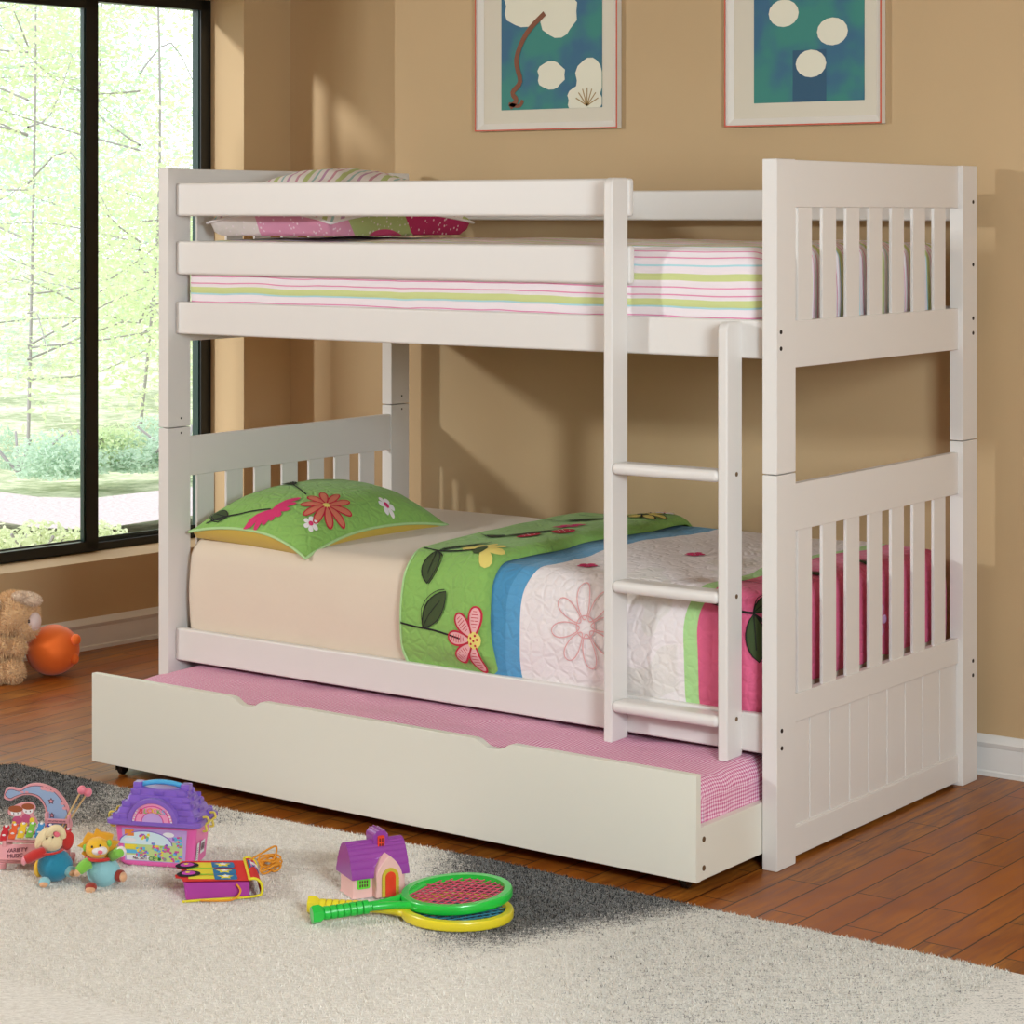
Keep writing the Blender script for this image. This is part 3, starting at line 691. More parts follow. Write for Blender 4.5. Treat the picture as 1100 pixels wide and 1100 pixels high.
# ------------------------------------------------------------------ pictures
def picture(x0, x1, z0, z1, art, label, blobs):
    p = thing('framed_picture', label, 'picture', ((x0+x1)/2, YB, z0)); ox, oz = (x0+x1)/2, z0
    w, h = (x1-x0)/2, z1-z0; fr = mat('whitewashed_frame_wood', (226, 218, 208), .5); rd = mat('red_frame_edge', (196, 78, 48), .5)
    bm = bmesh.new(); o, i = [(-w, 0), (w, 0), (w, h), (-w, h)], [(-w+.024, .024), (w-.024, .024), (w-.024, h-.024), (-w+.024, h-.024)]
    t = bmesh.new()
    yf, yi = -.024, -.009
    vo = [t.verts.new((x, yf, z)) for x, z in o]; vi = [t.verts.new((x, yi, z)) for x, z in i]; vb = [t.verts.new((x, -.001, z)) for x, z in o]; vj = [t.verts.new((x, -.001, z)) for x, z in i]
    for k in range(4):
        j = (k+1) % 4
        for q in ((vo[k], vo[j], vi[j], vi[k]), (vo[k], vb[k], vb[j], vo[j]), (vi[k], vi[j], vj[j], vj[k]), (vb[k], vj[k], vj[j], vb[j])): t.faces.new(q)
    bmesh.ops.recalc_face_normals(t, faces=t.faces); merge(bm, t); f = obj('frame', bm, fr, p, 0)
    bm = bmesh.new(); e = .0042
    for a in ((-w, w, 0, e), (-w, w, h-e, h), (-w, -w+e, e, h-e), (w-e, w, e, h-e)): box(bm, a[0], a[1], -.0262, -.0235, a[2], a[3], .0006)
    ed = obj('frame_edge', bm, rd, p); ed['label'] = 'thin red frame edge'
    bm = bmesh.new(); box(bm, -w+.02, w-.02, -.008, -.002, .02, h-.02); obj('mat_board', bm, mat('cream_mat_board', (214, 204, 186), .8), p, 0)
    bm = bmesh.new(); ax0, ax1, az0 = art[0]-ox, art[1]-ox, art[2]-oz; az1 = h-(az0)
    box(bm, ax0, ax1, -.0095, -.0078, az0, az1, mi=0)
    S = lambda a, b, off=0: Vector((a, -.0096-off, b))
    blobs(bm, S, ax0, ax1, az0)
    pa = mat(f'painted_teal_ground', (60, 120, 120), .7)
    t = NT(pa); 
    if not pa.get('done'):
        n = t.noise(t.obj(), 5, 3); t.put(t.b.inputs['Base Color'], t.mix(t.sm(n, .42, .6), s2l((54, 128, 118)), s2l((52, 98, 128)))); pa['done'] = 1
    obj('art_print', bm, [pa, mat('painted_cream_petals', (226, 220, 200), .8), mat('painted_brown_branch', (128, 78, 56), .8), mat('painted_ochre_stamen', (166, 134, 84), .8), mat('painted_blue_patch', (50, 86, 112), .8)], p, 0)
def art1(bm, S, a0, a1, z):
    def bl(c, rx, rz, mi, off=.0006): blob(bm, S, [(min(max(c[0]+rx*math.cos(k*PI/9)*(1+.12*math.sin(k*1.9)), a0), a1), max(c[1]+rz*math.sin(k*PI/9), z)) for k in range(18)], (min(max(c[0], a0), a1), max(c[1], z+.005)), off, mi, 1)
    bl(((a0+a1)/2, z+.105), .052, .045, 1); bl((a1-.085, z+.025), .045, .045, 1); bl((a1-.045, z+.085), .055, .07, 1, .001); bl((a1-.03, z+.02), .035, .03, 1, .0014)
    bl((a0+.09, z+.33), .08, .07, 1); bl((a0+.22, z+.30), .07, .08, 1)
    line(bm, S, [(a0+.035, z+.008), (a0+.06, z+.03), (a0+.045, z+.055), (a0+.075, z+.09), (a0+.06, z+.16), (a0+.10, z+.24), (a0+.17, z+.30)], .017, .0016, 2)
    line(bm, S, [(a0+.03, z+.02), (a0+.07, z+.012), (a0+.085, z+.03)], .012, .0016, 2)
    for k in range(7): line(bm, S, [(a1-.055, z+.006), (a1-.055+.045*math.cos(.35+k*.4), z+.012+.05*math.sin(.35+k*.4))], .0035, .002, 3)
def art2(bm, S, a0, a1, z):
    blob(bm, S, [(a0+.13, z), (a0+.24, z), (a0+.24, z+.15), (a0+.13, z+.15)], (a0+.185, z+.07), .0006, 4, 1)
    for c in ((a0+.19, z+.11), (a0+.26, z+.2), (a0+.10, z+.26)): blob(bm, S, [(c[0]+.05*math.cos(k*PI/8), c[1]+.04*math.sin(k*PI/8)) for k in range(16)], c, .001, 1, 1)
picture(-1.757, -1.211, 1.806, 2.35, (-1.663, -1.277, 1.872), 'red-edged framed blossom picture with a brown branch, left one on the back wall', art1)
picture(-.830, -.314, 1.800, 2.34, (-.738, -.376, 1.868), 'red-edged framed teal picture above the ladder end of the bunk bed', art2)

# ------------------------------------------------------------------ rug
EX = np.array([-2.28, -2.22, -2.11, -1.9, -1.45, -1.23, -.83, -.58, -.34, -.13, .03, .31, 1.25]); EY = np.array([-.45, -.362, -.364, -.370, -.371, -.368, -.345, -.334, -.345, -.353, -.361, -.357, -.36])
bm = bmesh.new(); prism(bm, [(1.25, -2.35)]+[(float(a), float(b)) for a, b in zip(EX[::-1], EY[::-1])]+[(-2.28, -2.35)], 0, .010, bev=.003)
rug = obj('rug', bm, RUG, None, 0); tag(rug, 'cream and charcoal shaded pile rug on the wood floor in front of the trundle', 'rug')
def blades(name, pts, nrm, l, w, m, parent, lean=.8, seed=1, kind='stuff'):
    r = np.random.default_rng(seed); N = len(pts)
    d = nrm + r.normal(0, lean*.6, (N, 3)); d[:, 2] = np.where(nrm[:, 2] > .9, abs(d[:, 2])+.25, d[:, 2]); d /= np.linalg.norm(d, axis=1)[:, None]
    s = np.cross(d, r.normal(0, 1, (N, 3))); s /= np.linalg.norm(s, axis=1)[:, None]
    ll = l*r.uniform(.6, 1.3, (N, 1)); ww = w*r.uniform(.7, 1.3, (N, 1))
    V = np.empty((N, 3, 3)); V[:, 0] = pts-s*ww/2; V[:, 1] = pts+s*ww/2; V[:, 2] = pts+d*ll
    me = bpy.data.meshes.new(name); me.vertices.add(N*3); me.vertices.foreach_set('co', V.reshape(-1).astype(np.float32))
    me.loops.add(N*3); me.loops.foreach_set('vertex_index', np.arange(N*3, dtype=np.int32))
    me.polygons.add(N); me.polygons.foreach_set('loop_start', np.arange(0, N*3, 3, dtype=np.int32)); me.polygons.foreach_set('loop_total', np.full(N, 3, np.int32))
    me.update(); me.validate(); me.materials.append(m)
    o = bpy.data.objects.new(name, me); COL.objects.link(o); o.parent = parent; o['kind'] = kind; return o
N_ = 130000
px = rng.uniform(-2.27, .75, N_); py = np.interp(px, EX, EY)-.002-rng.uniform(0, 1, N_)**1.15*1.25
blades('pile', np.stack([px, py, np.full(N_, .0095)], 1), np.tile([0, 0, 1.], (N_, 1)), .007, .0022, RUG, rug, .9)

# ------------------------------------------------------------------ toys (x: to the right, y: away from the viewer)
RZ = .6344; ZR = .0125
# coloured block bucket
PUR = mat('purple_plastic', (134, 98, 196), .3, coat=.3); PNK = mat('pink_plastic', (240, 104, 178), .3, coat=.3)
BLU = mat('sky_blue_plastic', (84, 172, 222), .3); YLW = mat('yellow_plastic', (226, 204, 88), .35)
bk = thing('toy_block_bucket', 'pink toy bucket with purple castle lid and blue handle standing on the rug', 'toy box', (-1.196, -.816, ZR), RZ-.22)
def rrect(w, d, r, n=5):
    P = []
    for cx, cy, a in ((w-r, d-r, 0), (-w+r, d-r, PI/2), (-w+r, -d+r, PI), (w-r, -d+r, 1.5*PI)):
        P += [(cx+r*math.cos(a+PI/2*i/n), cy+r*math.sin(a+PI/2*i/n)) for i in range(n+1)]
    return P
def loft(bm, secs, mi=0, cap=True):
    t = bmesh.new(); R_ = [[t.verts.new((x, y, z)) for x, y in P] for P, z in secs]
    for a, b in zip(R_, R_[1:]):
        for i in range(len(a)): t.faces.new((a[i], a[(i+1) % len(a)], b[(i+1) % len(a)], b[i]))
    if cap: t.faces.new(R_[0][::-1]); t.faces.new(R_[-1])
    bmesh.ops.recalc_face_normals(t, faces=t.faces); merge(bm, t, None, mi)
bm = bmesh.new(); loft(bm, [(rrect(.078, .050, .014), 0), (rrect(.084, .056, .016), .008), (rrect(.093, .062, .017), .100), (rrect(.095, .064, .017), .102)]); body = obj('bin', bm, PNK, bk, 50); bk.scale = (1.10, .88, 1.0)
bm = bmesh.new()
loft(bm, [(rrect(.103, .074, .014), .098), (rrect(.106, .077, .014), .101), (rrect(.106, .077, .014), .109), (rrect(.102, .073, .014), .112)])
NST = 5
for k in range(NST):                                   # stepped brick courses
    z = .110+k*.0128; w = .095-k*.0078; d = .068-k*.0095; n = 9-k
    loft(bm, [(rrect(w+.002, d+.002, .006, 2), z), (rrect(w, d, .006, 2), z+.002), (rrect(w-.004, d-.003, .006, 2), z+.0118), (rrect(w-.007, d-.006, .006, 2), z+.0138)])
    for sx in (-1, 1):                                 # raised blocks at the front and back
        for j in range(n):
            xx = -w+(j+.5+.25*(k % 2))*2*w/n
            if abs(xx) > w*.93 or (j+k) % 2: continue
            y = sx*(d+.0005); box(bm, xx-w/n*.8, xx+w/n*.8, y-.002, y+.002, z+.001, z+.0120, .002)
    for sx in (-1, 1):
        for j in range(3):
            if (j+k) % 2: continue
            yy = (j-1)*d*.6; box(bm, sx*w-.002, sx*w+.002, yy-d*.26, yy+d*.26, z+.001, z+.0120, .002)
for sx in (-1, 1): box(bm, sx*.054-.010, sx*.054+.010, -.014, .014, .168, .187, .003)
arc = sweep_arc(0, 0, .046, .057, 0, PI); prism(bm, arc, 0, .019, TM((0, -.060, .107)) @ XZ, bev=.002)
lid = obj('lid', bm, PUR, bk, 35)
bm = bmesh.new(); prism(bm, sweep_arc(0, 0, 0, .0475, 0, PI), 0, .010, TM((0, -.066, .1075)) @ XZ); 
S = lambda a, b, off=0: Vector((a, -.0762-off, .1075+b))
PKA = mat('pink_sticker_paper', (238, 150, 190), .5); LIL = mat('lilac_sticker_paper', (196, 160, 220), .5); DPK = mat('deep_pink_ink', (214, 80, 150), .5); WHP = mat('white_sticker_paper', (236, 232, 234), .5); CRN = mat('dark_maroon_ink', (96, 40, 60), .6)
for R1, mi in ((.040, 2), (.0375, 0), (.026, 2), (.0235, 1)): blob(bm, S, [(R1*math.cos(PI*i/14), R1*math.sin(PI*i/14)*1.0) for i in range(15)], (0, .004), .0002*(1+[.040, .0375, .026, .0235].index(R1)), mi, 1)
for i in range(5):
    for sx in (-1, 1): dot(bm, S, (sx*(.043-.002*i), .004+i*.006), .002, .0012, 3)
arch = obj('arch_sticker', bm, [PKA, LIL, DPK, WHP], lid, 0)
cols = [mat('letter_green', (120, 196, 84), .5), mat('letter_yellow', (244, 214, 60), .5), mat('letter_orange', (240, 140, 60), .5), mat('letter_blue', (96, 180, 220), .5), mat('letter_red', (226, 70, 90), .5)]
for i, ch in enumerate('BLOCKS'): text('letter', ch, .016, cols[(4, 0, 2, 1, 0, 3)[i]], lid, TM(((i-2.5)*.0102, -.0778, .1075+.0285-abs(i-2.5)*.0012), (PI/2, -(i-2.5)*.07, 0)), .0005)
bm = bmesh.new(); tube(bm, [(-.052+.104*i/14, 0, .1765+.011*math.sin(PI*i/14)**.7) for i in range(15)], .006, 10); obj('handle', bm, BLU, bk, 60)
for sx in (-1, 1):
    bm = bmesh.new()
    for yy in (-.03, .022):
        tube(bm, spline([(sx*.100, yy, .084), (sx*.108, yy, .086), (sx*.106, yy, .100), (sx*.1125, yy, .106), (sx*.110, yy, .117), (sx*.100, yy, .1165)], 4), .0028, 8)
    tube(bm, [(sx*.1125, -.03, .106), (sx*.1125, .022, .106)], .0024, 8); obj('latch', bm, YLW, bk, 60)
# sticker on the bin front
fz = lambda z: -.0565-.0062*(z-.008)/.092
S = lambda a, b, off=0: Vector((a, fz(b)-.0004-off, b))
SKY = mat('pale_sky_ink', (214, 232, 238), .5); GRN = mat('grass_green_ink', (150, 196, 96), .5); OLG = mat('light_green_ink', (196, 214, 140), .5)
KM = [LIL, SKY, OLG, GRN, WHP, cols[1], cols[3], DPK, cols[2], mat('ce_mark_green', (30, 120, 50), .5), mat('grey_ink', (150, 150, 150), .6), PUR]
bm = bmesh.new()
blob(bm, S, [(-.068, .012), (.068, .012), (.074, .090), (-.074, .090)], (0, .05), .0003, 0, 2)
blob(bm, S, [(-.064, .014), (.062, .014), (.064, .060), (-.068, .060)], (0, .04), .0006, 2, 2)
blob(bm, S, [(-.02+.06*math.cos(PI*i/14), .052+.032*math.sin(PI*i/14)) for i in range(15)], (-.02, .06), .0009, 1, 2)
line(bm, S, [(-.02+.06*math.cos(PI*i/10), .052+.032*math.sin(PI*i/10)) for i in range(11)], .0022, .0012, 11)
blob(bm, S, [(-.064, .014), (-.012, .014), (-.012, .026), (-.064, .026)], (-.04, .02), .0011, 4, 1)
for k in range(3): 
    for x0, x1, z0, z1, mi in (((-.068, -.040, .040, .051, 5), (-.068, -.038, .030, .038, 6), (-.067, -.046, .071, .086, 8))[k],): blob(bm, S, [(x0, z0), (x1, z0), (x1, z1), (x0, z1)], ((x0+x1)/2, (z0+z1)/2), .0014, mi, 1)
blob(bm, S, [(-.055+.014*math.cos(PI*i/6), .062+.005*math.sin(PI*i/6)) for i in range(12)], (-.055, .062), .0014, 4, 1)
blob(bm, S, [(.032+.013*math.cos(PI*i/6), .078+.006*math.sin(PI*i/6)) for i in range(12)], (.032, .078), .0014, 4, 1)
rr = random.Random(3)
for cx, cz, rx, rz in ((-.03, .036, .014, .008), (0, .048, .008, .008), (.012, .030, .012, .009), (.024, .046, .009, .008), (.046, .028, .012, .012), (.052, .062, .008, .012), (-.022, .070, .010, .007), (-.03, .030, .01, .006)):
    for _ in range(16):
        x = cx+rr.uniform(-rx, rx); z = cz+rr.uniform(-rz, rz); w = rr.uniform(.0022, .004); dz = rr.uniform(.0018, .0032)
        blob(bm, S, [(x-w, z-dz), (x+w, z-dz), (x+w, z+dz), (x-w, z+dz)], (x, z), .0014+rr.random()*.0004, rr.choice([5, 6, 7, 3, 11, 7, 6]), 1)
dot(bm, S, (.010, .0195), .0042, .0016, 9, 12); dot(bm, S, (.022, .0195), .0042, .0016, 10, 12)
st = obj('front_sticker', bm, KM, body, 0)
T0 = TM((0, -.0604, .0195), (PI/2-.06, 0, 0))
text('ce_mark', 'CE', .013, KM[9], body, TM((-.006, -.0604, .0195), (PI/2-.06, 0, 0))); text('number_print', 'No. 3671', .0085, CRN, body, TM((-.033, -.0604, .0195), (PI/2-.06, 0, 0)))
bm = bmesh.new(); S = lambda a, b, off=0: Vector((.0853+.0085*(b-.008)/.092*1.05+.0006+off, a, b))
blob(bm, S, [(-.042, .010), (-.024, .010), (-.024, .056), (-.042, .056)], (-.033, .03), .0004, 0, 2); blob(bm, S, [(-.012, .026), (.018, .026), (.018, .056), (-.012, .056)], (.003, .04), .0004, 0, 2)
for i in range(11): blob(bm, S, [(-.009+.0023*i, .033), (-.008+.0023*i, .033), (-.008+.0023*i, .050), (-.009+.0023*i, .050)], (-.0085+.0023*i, .04), .0009, 1, 1)
for i in range(7): blob(bm, S, [(-.039, .014+.005*i), (-.028, .014+.005*i), (-.028, .0155+.005*i), (-.039, .0155+.005*i)], (-.033, .015+.005*i), .0009, 2, 1)
obj('side_sticker', bm, [WHP, CRN, KM[10]], body, 0)

# xylophone with moon
PKW = mat('pink_painted_wood', (226, 156, 162), .5); BLW = mat('pale_blue_paint', (150, 172, 206), .5); MRN = mat('maroon_line_paint', (100, 40, 60), .6)
xy = thing('toy_xylophone', 'pink toy xylophone with rainbow keys and a blue crescent arch behind', 'toy xylophone', (-1.406, -1.019, ZR), RZ-.12)
bm = bmesh.new()
k_ = 1/447
def PX(u, v): return ((u-43)*k_, (924-v)*k_)
# legs and base rails
box(bm, -.088, .088, -.038, -.030, .014, .022, .002); box(bm, -.082, .082, .030, .038, .014, .022, .002)
for sx in (-1, 1):
    prism(bm, [(sx*.060, -.04), (sx*.084, -.04), (sx*.080, .04), (sx*.052, .04)][::sx], .016, .024, bev=.002)
    for y in (-.034, .034): cyl(bm, .0085, 0, .016, TM((sx*.072, y, 0)), b=.002)
base = obj('base', bm, PKW, xy)
bm = bmesh.new(); Mf = TM((0, -.040, .022), (math.radians(62), 0, 0))
prism(bm, [(-.090, 0), (.088, 0), (.080, .034), (0, .040), (-.086, .034)], 0, .004, Mf, bev=.001); fp = obj('front_plate', bm, PKW, xy)
text('lettering', 'VARIETY', .013, MRN, fp, Mf @ TM((-.038, .023, .0045), (0, 0, .10))); text('lettering', 'MUSIC', .013, MRN, fp, Mf @ TM((-.040, .010, .0045), (0, 0, .10)))
text('music_note', 'd', .014, MRN, fp, Mf @ TM((.062, .018, .0045), (0, 0, PI)))
bm = bmesh.new(); Mk = TM((0, -.014, .064), (math.radians(22), 0, 0))
prism(bm, [(-.084, -.012), (.082, -.012), (.074, -.004), (-.074, -.004)], 0, .004, Mk); prism(bm, [(-.072, .020), (.074, .020), (.070, .028), (-.066, .028)], 0, .004, Mk); prism(bm, [(-.080,-.012),(-.074,-.012),(-.066,.028),(-.072,.028)],0,.004,Mk); prism(bm, [(.074,-.012),(.080,-.012),(.072,.028),(.066,.028)],0,.004,Mk)
for x in (-.07, .07): box(bm, x-.004, x+.004, -.03, .02, .02, .064)
obj('key_frame', bm, PKW, xy)
kc = [(196, 36, 52), (224, 92, 44), (230, 190, 52), (120, 186, 70), (64, 140, 196), (84, 72, 150), (98, 60, 134), (178, 36, 56)]
for i in range(8):
    x = -.076+.0213*i; t_ = (i-3.5)/3.5; c = mat(f'key_paint_{i}', kc[i], .35, coat=.3); zz = .074+.010*(1-t_*t_)
    Mi = TM((x, -.008, zz), (math.radians(38), 0, -.05*t_)); hl = .021-.001*i*.3
    bm = bmesh.new(); P = [(-.008, -hl), (.008, -hl), (.0086, .004), (.006, .010), (.0085, hl-.002), (.005, hl+.003), (.002, hl-.002), (-.002, hl-.002), (-.005, hl+.003), (-.0085, hl-.002), (-.006, .010), (-.0086, .004)]
    prism(bm, P, 0, .0035, Mi, 0, .0008); dotp = Mi @ TM((0, -.006, .0035)); ell(bm, dotp.translation, (.0045, .0026, .003), (math.radians(38), 0, 0), 1, 12)
    ell(bm, (Mi @ TM((0, hl-.001, .003))).translation, (.004, .004, .003), (0, 0, 0), 1, 10)
    kb = obj('key', bm, [c, WHP], xy)
# crescent arch board
def outline(pts, n=5): return [PX(*p) for p in spline(pts, n, True)]
outer = [(2, 856), (5, 847), (12, 846), (20, 847), (30, 842), (42, 841), (55, 845), (65, 853), (72, 864), (75, 876), (74, 888), (50, 888), (47, 882), (47, 868), (41, 858), (33, 854), (24, 854), (16, 857), (10, 860), (4, 859)]
cx_, cy_ = 40, 872
bm = bmesh.new(); prism(bm, outline(outer), 0, .007, TM((0, .037, 0)) @ XZ, bev=.0012); mb = obj('crescent_board', bm, PKW, xy)
inner = [(4, 854), (7, 849), (12, 848), (20, 849.5), (30, 844.5), (42, 843.5), (54, 847), (63, 855), (70, 866), (72.5, 876), (71.5, 886), (52, 886), (49.5, 880), (49.5, 867), (43, 856), (34, 851.8), (24, 852), (15, 855), (9, 857.5)]
bm = bmesh.new(); prism(bm, outline(inner), 0, .0016, TM((0, .0300, 0)) @ XZ, 0); ip = outline(inner)
S = lambda a, b, off=0: Vector((a, .0283-off, b))
line(bm, S, ip, .0012, .0004, 1, True, 1)
def star(c, R, n=5): return [(c[0]+(R if i % 2 == 0 else R*.5)*math.cos(PI/2+i*PI/n), c[1]+(R if i % 2 == 0 else R*.5)*math.sin(PI/2+i*PI/n)) for i in range(2*n)]
for p, R1 in ((PX(54, 859), .0085), (PX(55, 874), .008)): blob(bm, S, star(p, R1), p, .0004, 1, 1); blob(bm, S, star(p, R1*.55), p, .0008, 2, 1)
for u, v, r in ((46, 845.5, 4), (51, 847, 3.5), (56, 848, 3), (67, 861, 3), (69, 866, 3), (22.5, 850.5, 2), (27.5, 850.3, 2)): p = PX(u, v); blob(bm, S, [(p[0]+r*k_*math.cos(i*PI/5), p[1]+r*k_*.6*math.sin(i*PI/5)) for i in range(10)], p, .0005, 2, 1)
obj('blue_inlay', bm, [BLW, MRN, PKW], mb)
bm = bmesh.new(); prism(bm, outline([(8, 869), (13, 865), (20, 862), (27, 860), (35, 861), (38, 866), (35, 872), (39, 878), (38, 884), (14, 886), (13, 880), (15, 876), (9, 874)]), 0, .005, TM((0, .026, 0)) @ XZ, bev=.001)
pn = obj('children_panel', bm, PKW, xy); pn['label'] = 'pink cut-out panel with two red-haired children painted on it'
S = lambda a, b, off=0: Vector((a, .0207-off, b)); bm = bmesh.new()
HM = [mat('auburn_paint', (158, 82, 48), .6), WHP, mat('rose_paint', (196, 84, 124), .6), cols[1], MRN]
def eb(u, v, rx, rz, mi, off): p = PX(u, v); blob(bm, S, [(p[0]+rx*k_*math.cos(i*PI/7), p[1]+rz*k_*math.sin(i*PI/7)) for i in range(14)], p, off, mi, 1)
eb(18.5, 879, 5.5, 4, 2, .0003); eb(28, 877, 5, 5, 2, .0003); eb(17, 871.5, 6, 3.6, 1, .0006); eb(30, 868.5, 5.5, 4, 1, .0006); eb(16.5, 867.5, 8, 3.6, 0, .0009); eb(30, 864.5, 7, 3.4, 0, .0009); eb(34.5, 879, 3, 3, 3, .0008); eb(15, 882, 2, 1.5, 3, .0008)
for u, v in ((14.5, 872.5), (19, 872), (28, 870), (32.5, 869.5)): eb(u, v, .6, .9, 4, .0012)
obj('painted_children', bm, HM, pn, 0)
bm = bmesh.new(); a, b = PX(49, 876), PX(76, 889)
box(bm, a[0], b[0], .014, .018, PX(0, 880.5)[1], PX(0, 876)[1], .001); box(bm, a[0], a[0]+.006, .014, .030, PX(0, 890)[1], PX(0, 870)[1], .001); box(bm, b[0]-.006, b[0], .014, .030, PX(0, 890)[1], PX(0, 872)[1], .001); box(bm, a[0], b[0], .014, .030, PX(0, 890)[1], PX(0, 887)[1], .001)
hb_ = obj('mallet_holder', bm, PKW, xy)
text('lettering', 'MY LITTLE HOUSE', .0052, MRN, hb_, TM(((a[0]+b[0])/2, .0134, PX(0, 878.3)[1]), (PI/2, 0, 0)), .0003)
for dx, tp in ((-.003, (87.5, 846)), (.004, (93, 849))):
    ml = thing('mallet', 'wooden mallet with pink ball head standing in the xylophone holder, ' + ('left one' if dx < 0 else 'right one'), 'mallet', (0, 0, 0)); M0 = xy.matrix_basis
    p0 = Vector((PX(66, 886)[0]+dx, .023, PX(66, 888)[1])); t1 = PX(*tp); p1 = Vector((t1[0], .030+dx, t1[1]))
    ml.location = M0 @ p0; ml.rotation_euler = xy.rotation_euler; ml['group'] = 'xylophone mallets'
    bm = bmesh.new(); tube(bm, [Vector((0, 0, 0)), p1-p0], .0022, 8); obj('stick', bm, mat('pale_wood', (212, 178, 124), .6), ml)
    bm = bmesh.new(); ell(bm, p1-p0, (.0105, .0105, .0108), mi=0); obj('ball_head', bm, mat('pink_lacquer', (232, 128, 146), .3, coat=.4), ml, 180)

# plush pair
def fuzz(name, rgb): return mat(name, rgb, .95, ('noise', 420, .5, .002), sheen=.35)
CRE, REDP, TEAL, LBL, TANP, YELP, ORP, GRP = fuzz('cream_plush', (236, 214, 170)), fuzz('red_plush', (196, 44, 40)), fuzz('teal_plush', (34, 132, 164)), fuzz('light_blue_plush', (146, 200, 208)), fuzz('tan_plush', (222, 170, 130)), fuzz('yellow_plush', (236, 182, 40)), fuzz('golden_plush', (226, 162, 40)), fuzz('lime_plush', (130, 196, 70))
WPL, PPL, EYE = fuzz('white_plush', (236, 226, 224)), fuzz('pink_plush', (232, 110, 130)), mat('black_eye', (30, 16, 14), .3)
def E1(u0, v0, k):
    return lambda u, v: ((u-u0)*k, (v0-v)*k)
def part(name, mats, par, *els, sm=180):
    bm = bmesh.new()
    for e in els: ell(bm, e[0], e[1], e[2] if len(e) > 2 else (0, 0, 0), e[3] if len(e) > 3 else 0, 24, .04, 22)
    return obj(name, bm, mats, par, sm)
el = thing('plush_elephant', 'small plush elephant with teal body and cream head lying against the xylophone', 'plush toy', (-1.280, -1.084, ZR), RZ)
Q = E1(57, 947, 1/452)
def q(u, v, y=0): a = Q(u, v); return (a[0], y, a[1])
part('body', [TEAL], el, (q(58.5, 930.5, .005), (.040, .036, .036)))
part('back_patch', [YELP], el, (q(41, 935, .014), (.012, .02, .020)))
hd = part('head', [CRE], el, (q(54.5, 905, .010), (.028, .026, .028)), (q(49.5, 900, .0), (.016, .014, .022), (0, .5, 0)))
bm = bmesh.new(); tube(bm, spline([q(53, 897, -.012), q(57, 891, -.014), q(63, 890.5, -.010), q(66.5, 895, -.004), q(67, 901, .004)], 6), [.008+.0*i for i in range(25)], 12); obj('trunk', bm, CRE, hd, 180)
part('mouth', [PPL], hd, (q(61.5, 896.5, -.010), (.008, .005, .007), (0, .6, 0)))
part('ear', [REDP], hd, (q(72, 905.5, .006), (.013, .006, .022), (0, .2, 0))).__setitem__('label', 'red ear'); part('ear', [CRE], hd, (q(43.5, 903, -.004), (.009, .006, .022), (0, .35, 0)))
for u, v in ((52.3, 900), (58.3, 899)): part('eye', [EYE], hd, (q(u, v, -.0185 if u < 55 else -.0165), (.0022, .002, .0026)))
bm = bmesh.new(); tube(bm, [q(54.5+11.5*math.cos(i*PI/10), 915.5-1.5*math.cos(i*PI/10)*.6, .006-.030*math.sin(i*PI/10)) for i in range(21)][:20], .0045, 8, closed=True, flat=.6); obj('collar', bm, REDP, el, 180)
bm = bmesh.new(); tube(bm, [q(49, 914.5, -.012), q(40, 917, -.018), q(31, 921.5, -.022)], [.0115, .0125, .011], 14); a_ = obj('arm', bm, REDP, el, 180); part('hand', [fuzz('blush_plush', (236, 150, 160))], a_, (q(29, 922.5, -.023), (.0065, .009, .010)))
for u, v, y, r in ((51.5, 942.5, -.038, 0), (76.5, 935, -.012, 1)):
    f_ = part('leg', [LBL], el, ((q(u, v, y)), (.0135, .014, .0115) if not r else (.0165, .012, .0125), (0, 0, 0))); part('sole', [TANP], f_, (q(u+(0 if not r else 3.2), v+(1.2 if not r else .8), y-.008), (.0105, .009, .0078)))
ln = thing('plush_lion', 'small plush lion with golden spiky mane and pale blue body seated on the rug', 'plush toy', (-1.169, -1.039, ZR), RZ)
Q = E1(109, 951, 1/456)
part('body', [LBL], ln, (q(110.5, 937.5, .008), (.038, .034, .034)))
hd = part('head', [YELP], ln, (q(105, 911.5, -.006), (.027, .023, .025)))
bm = bmesh.new(); mp = []
for i in range(26):
    a = 2*PI*i/26; R1 = (.044 if i % 2 else .0375)*(1+.12*math.sin(i*2.1)); mp.append((R1*math.cos(a)*1.02, R1*math.sin(a)*.86))
c0 = q(106, 910.5, .006); prism(bm, mp, -.006, .006, TM(c0) @ XZ, bev=.003); obj('mane', bm, ORP, hd, 60)
mz = part('muzzle', [WPL], hd, (q(106.5, 912.3, -.024), (.0125, .009, .009)), (q(111.5, 911.8, -.024), (.0125, .009, .009))); part('nose', [PPL], mz, (q(110.5, 912.5, -.033), (.0058, .004, .0048)))
for u, v in ((101.5, 907.6), (110, 906.2)): part('eye', [EYE], hd, (q(u, v, -.0275), (.0022, .002, .003)))
for u, v in ((92.7, 911.2), (117.6, 906.5)): part('ear', [GRP], hd, (q(u, v, -.006), (.0058, .006, .0082)))
bm = bmesh.new(); tube(bm, [q(107+14*math.cos(i*PI/10), 921.8, .004-.030*math.sin(i*PI/10)) for i in range(20)], .0042, 8, closed=True); obj('collar', bm, REDP, ln, 180)
bm = bmesh.new(); tube(bm, [q(97, 926, -.012), q(91, 929.5, -.022), q(87.5, 933, -.026)], [.014, .0135, .011], 14); a_ = obj('arm', bm, GRP, ln, 180); part('hand', [TANP], a_, (q(86.6, 934, -.029), (.0078, .009, .0088)))
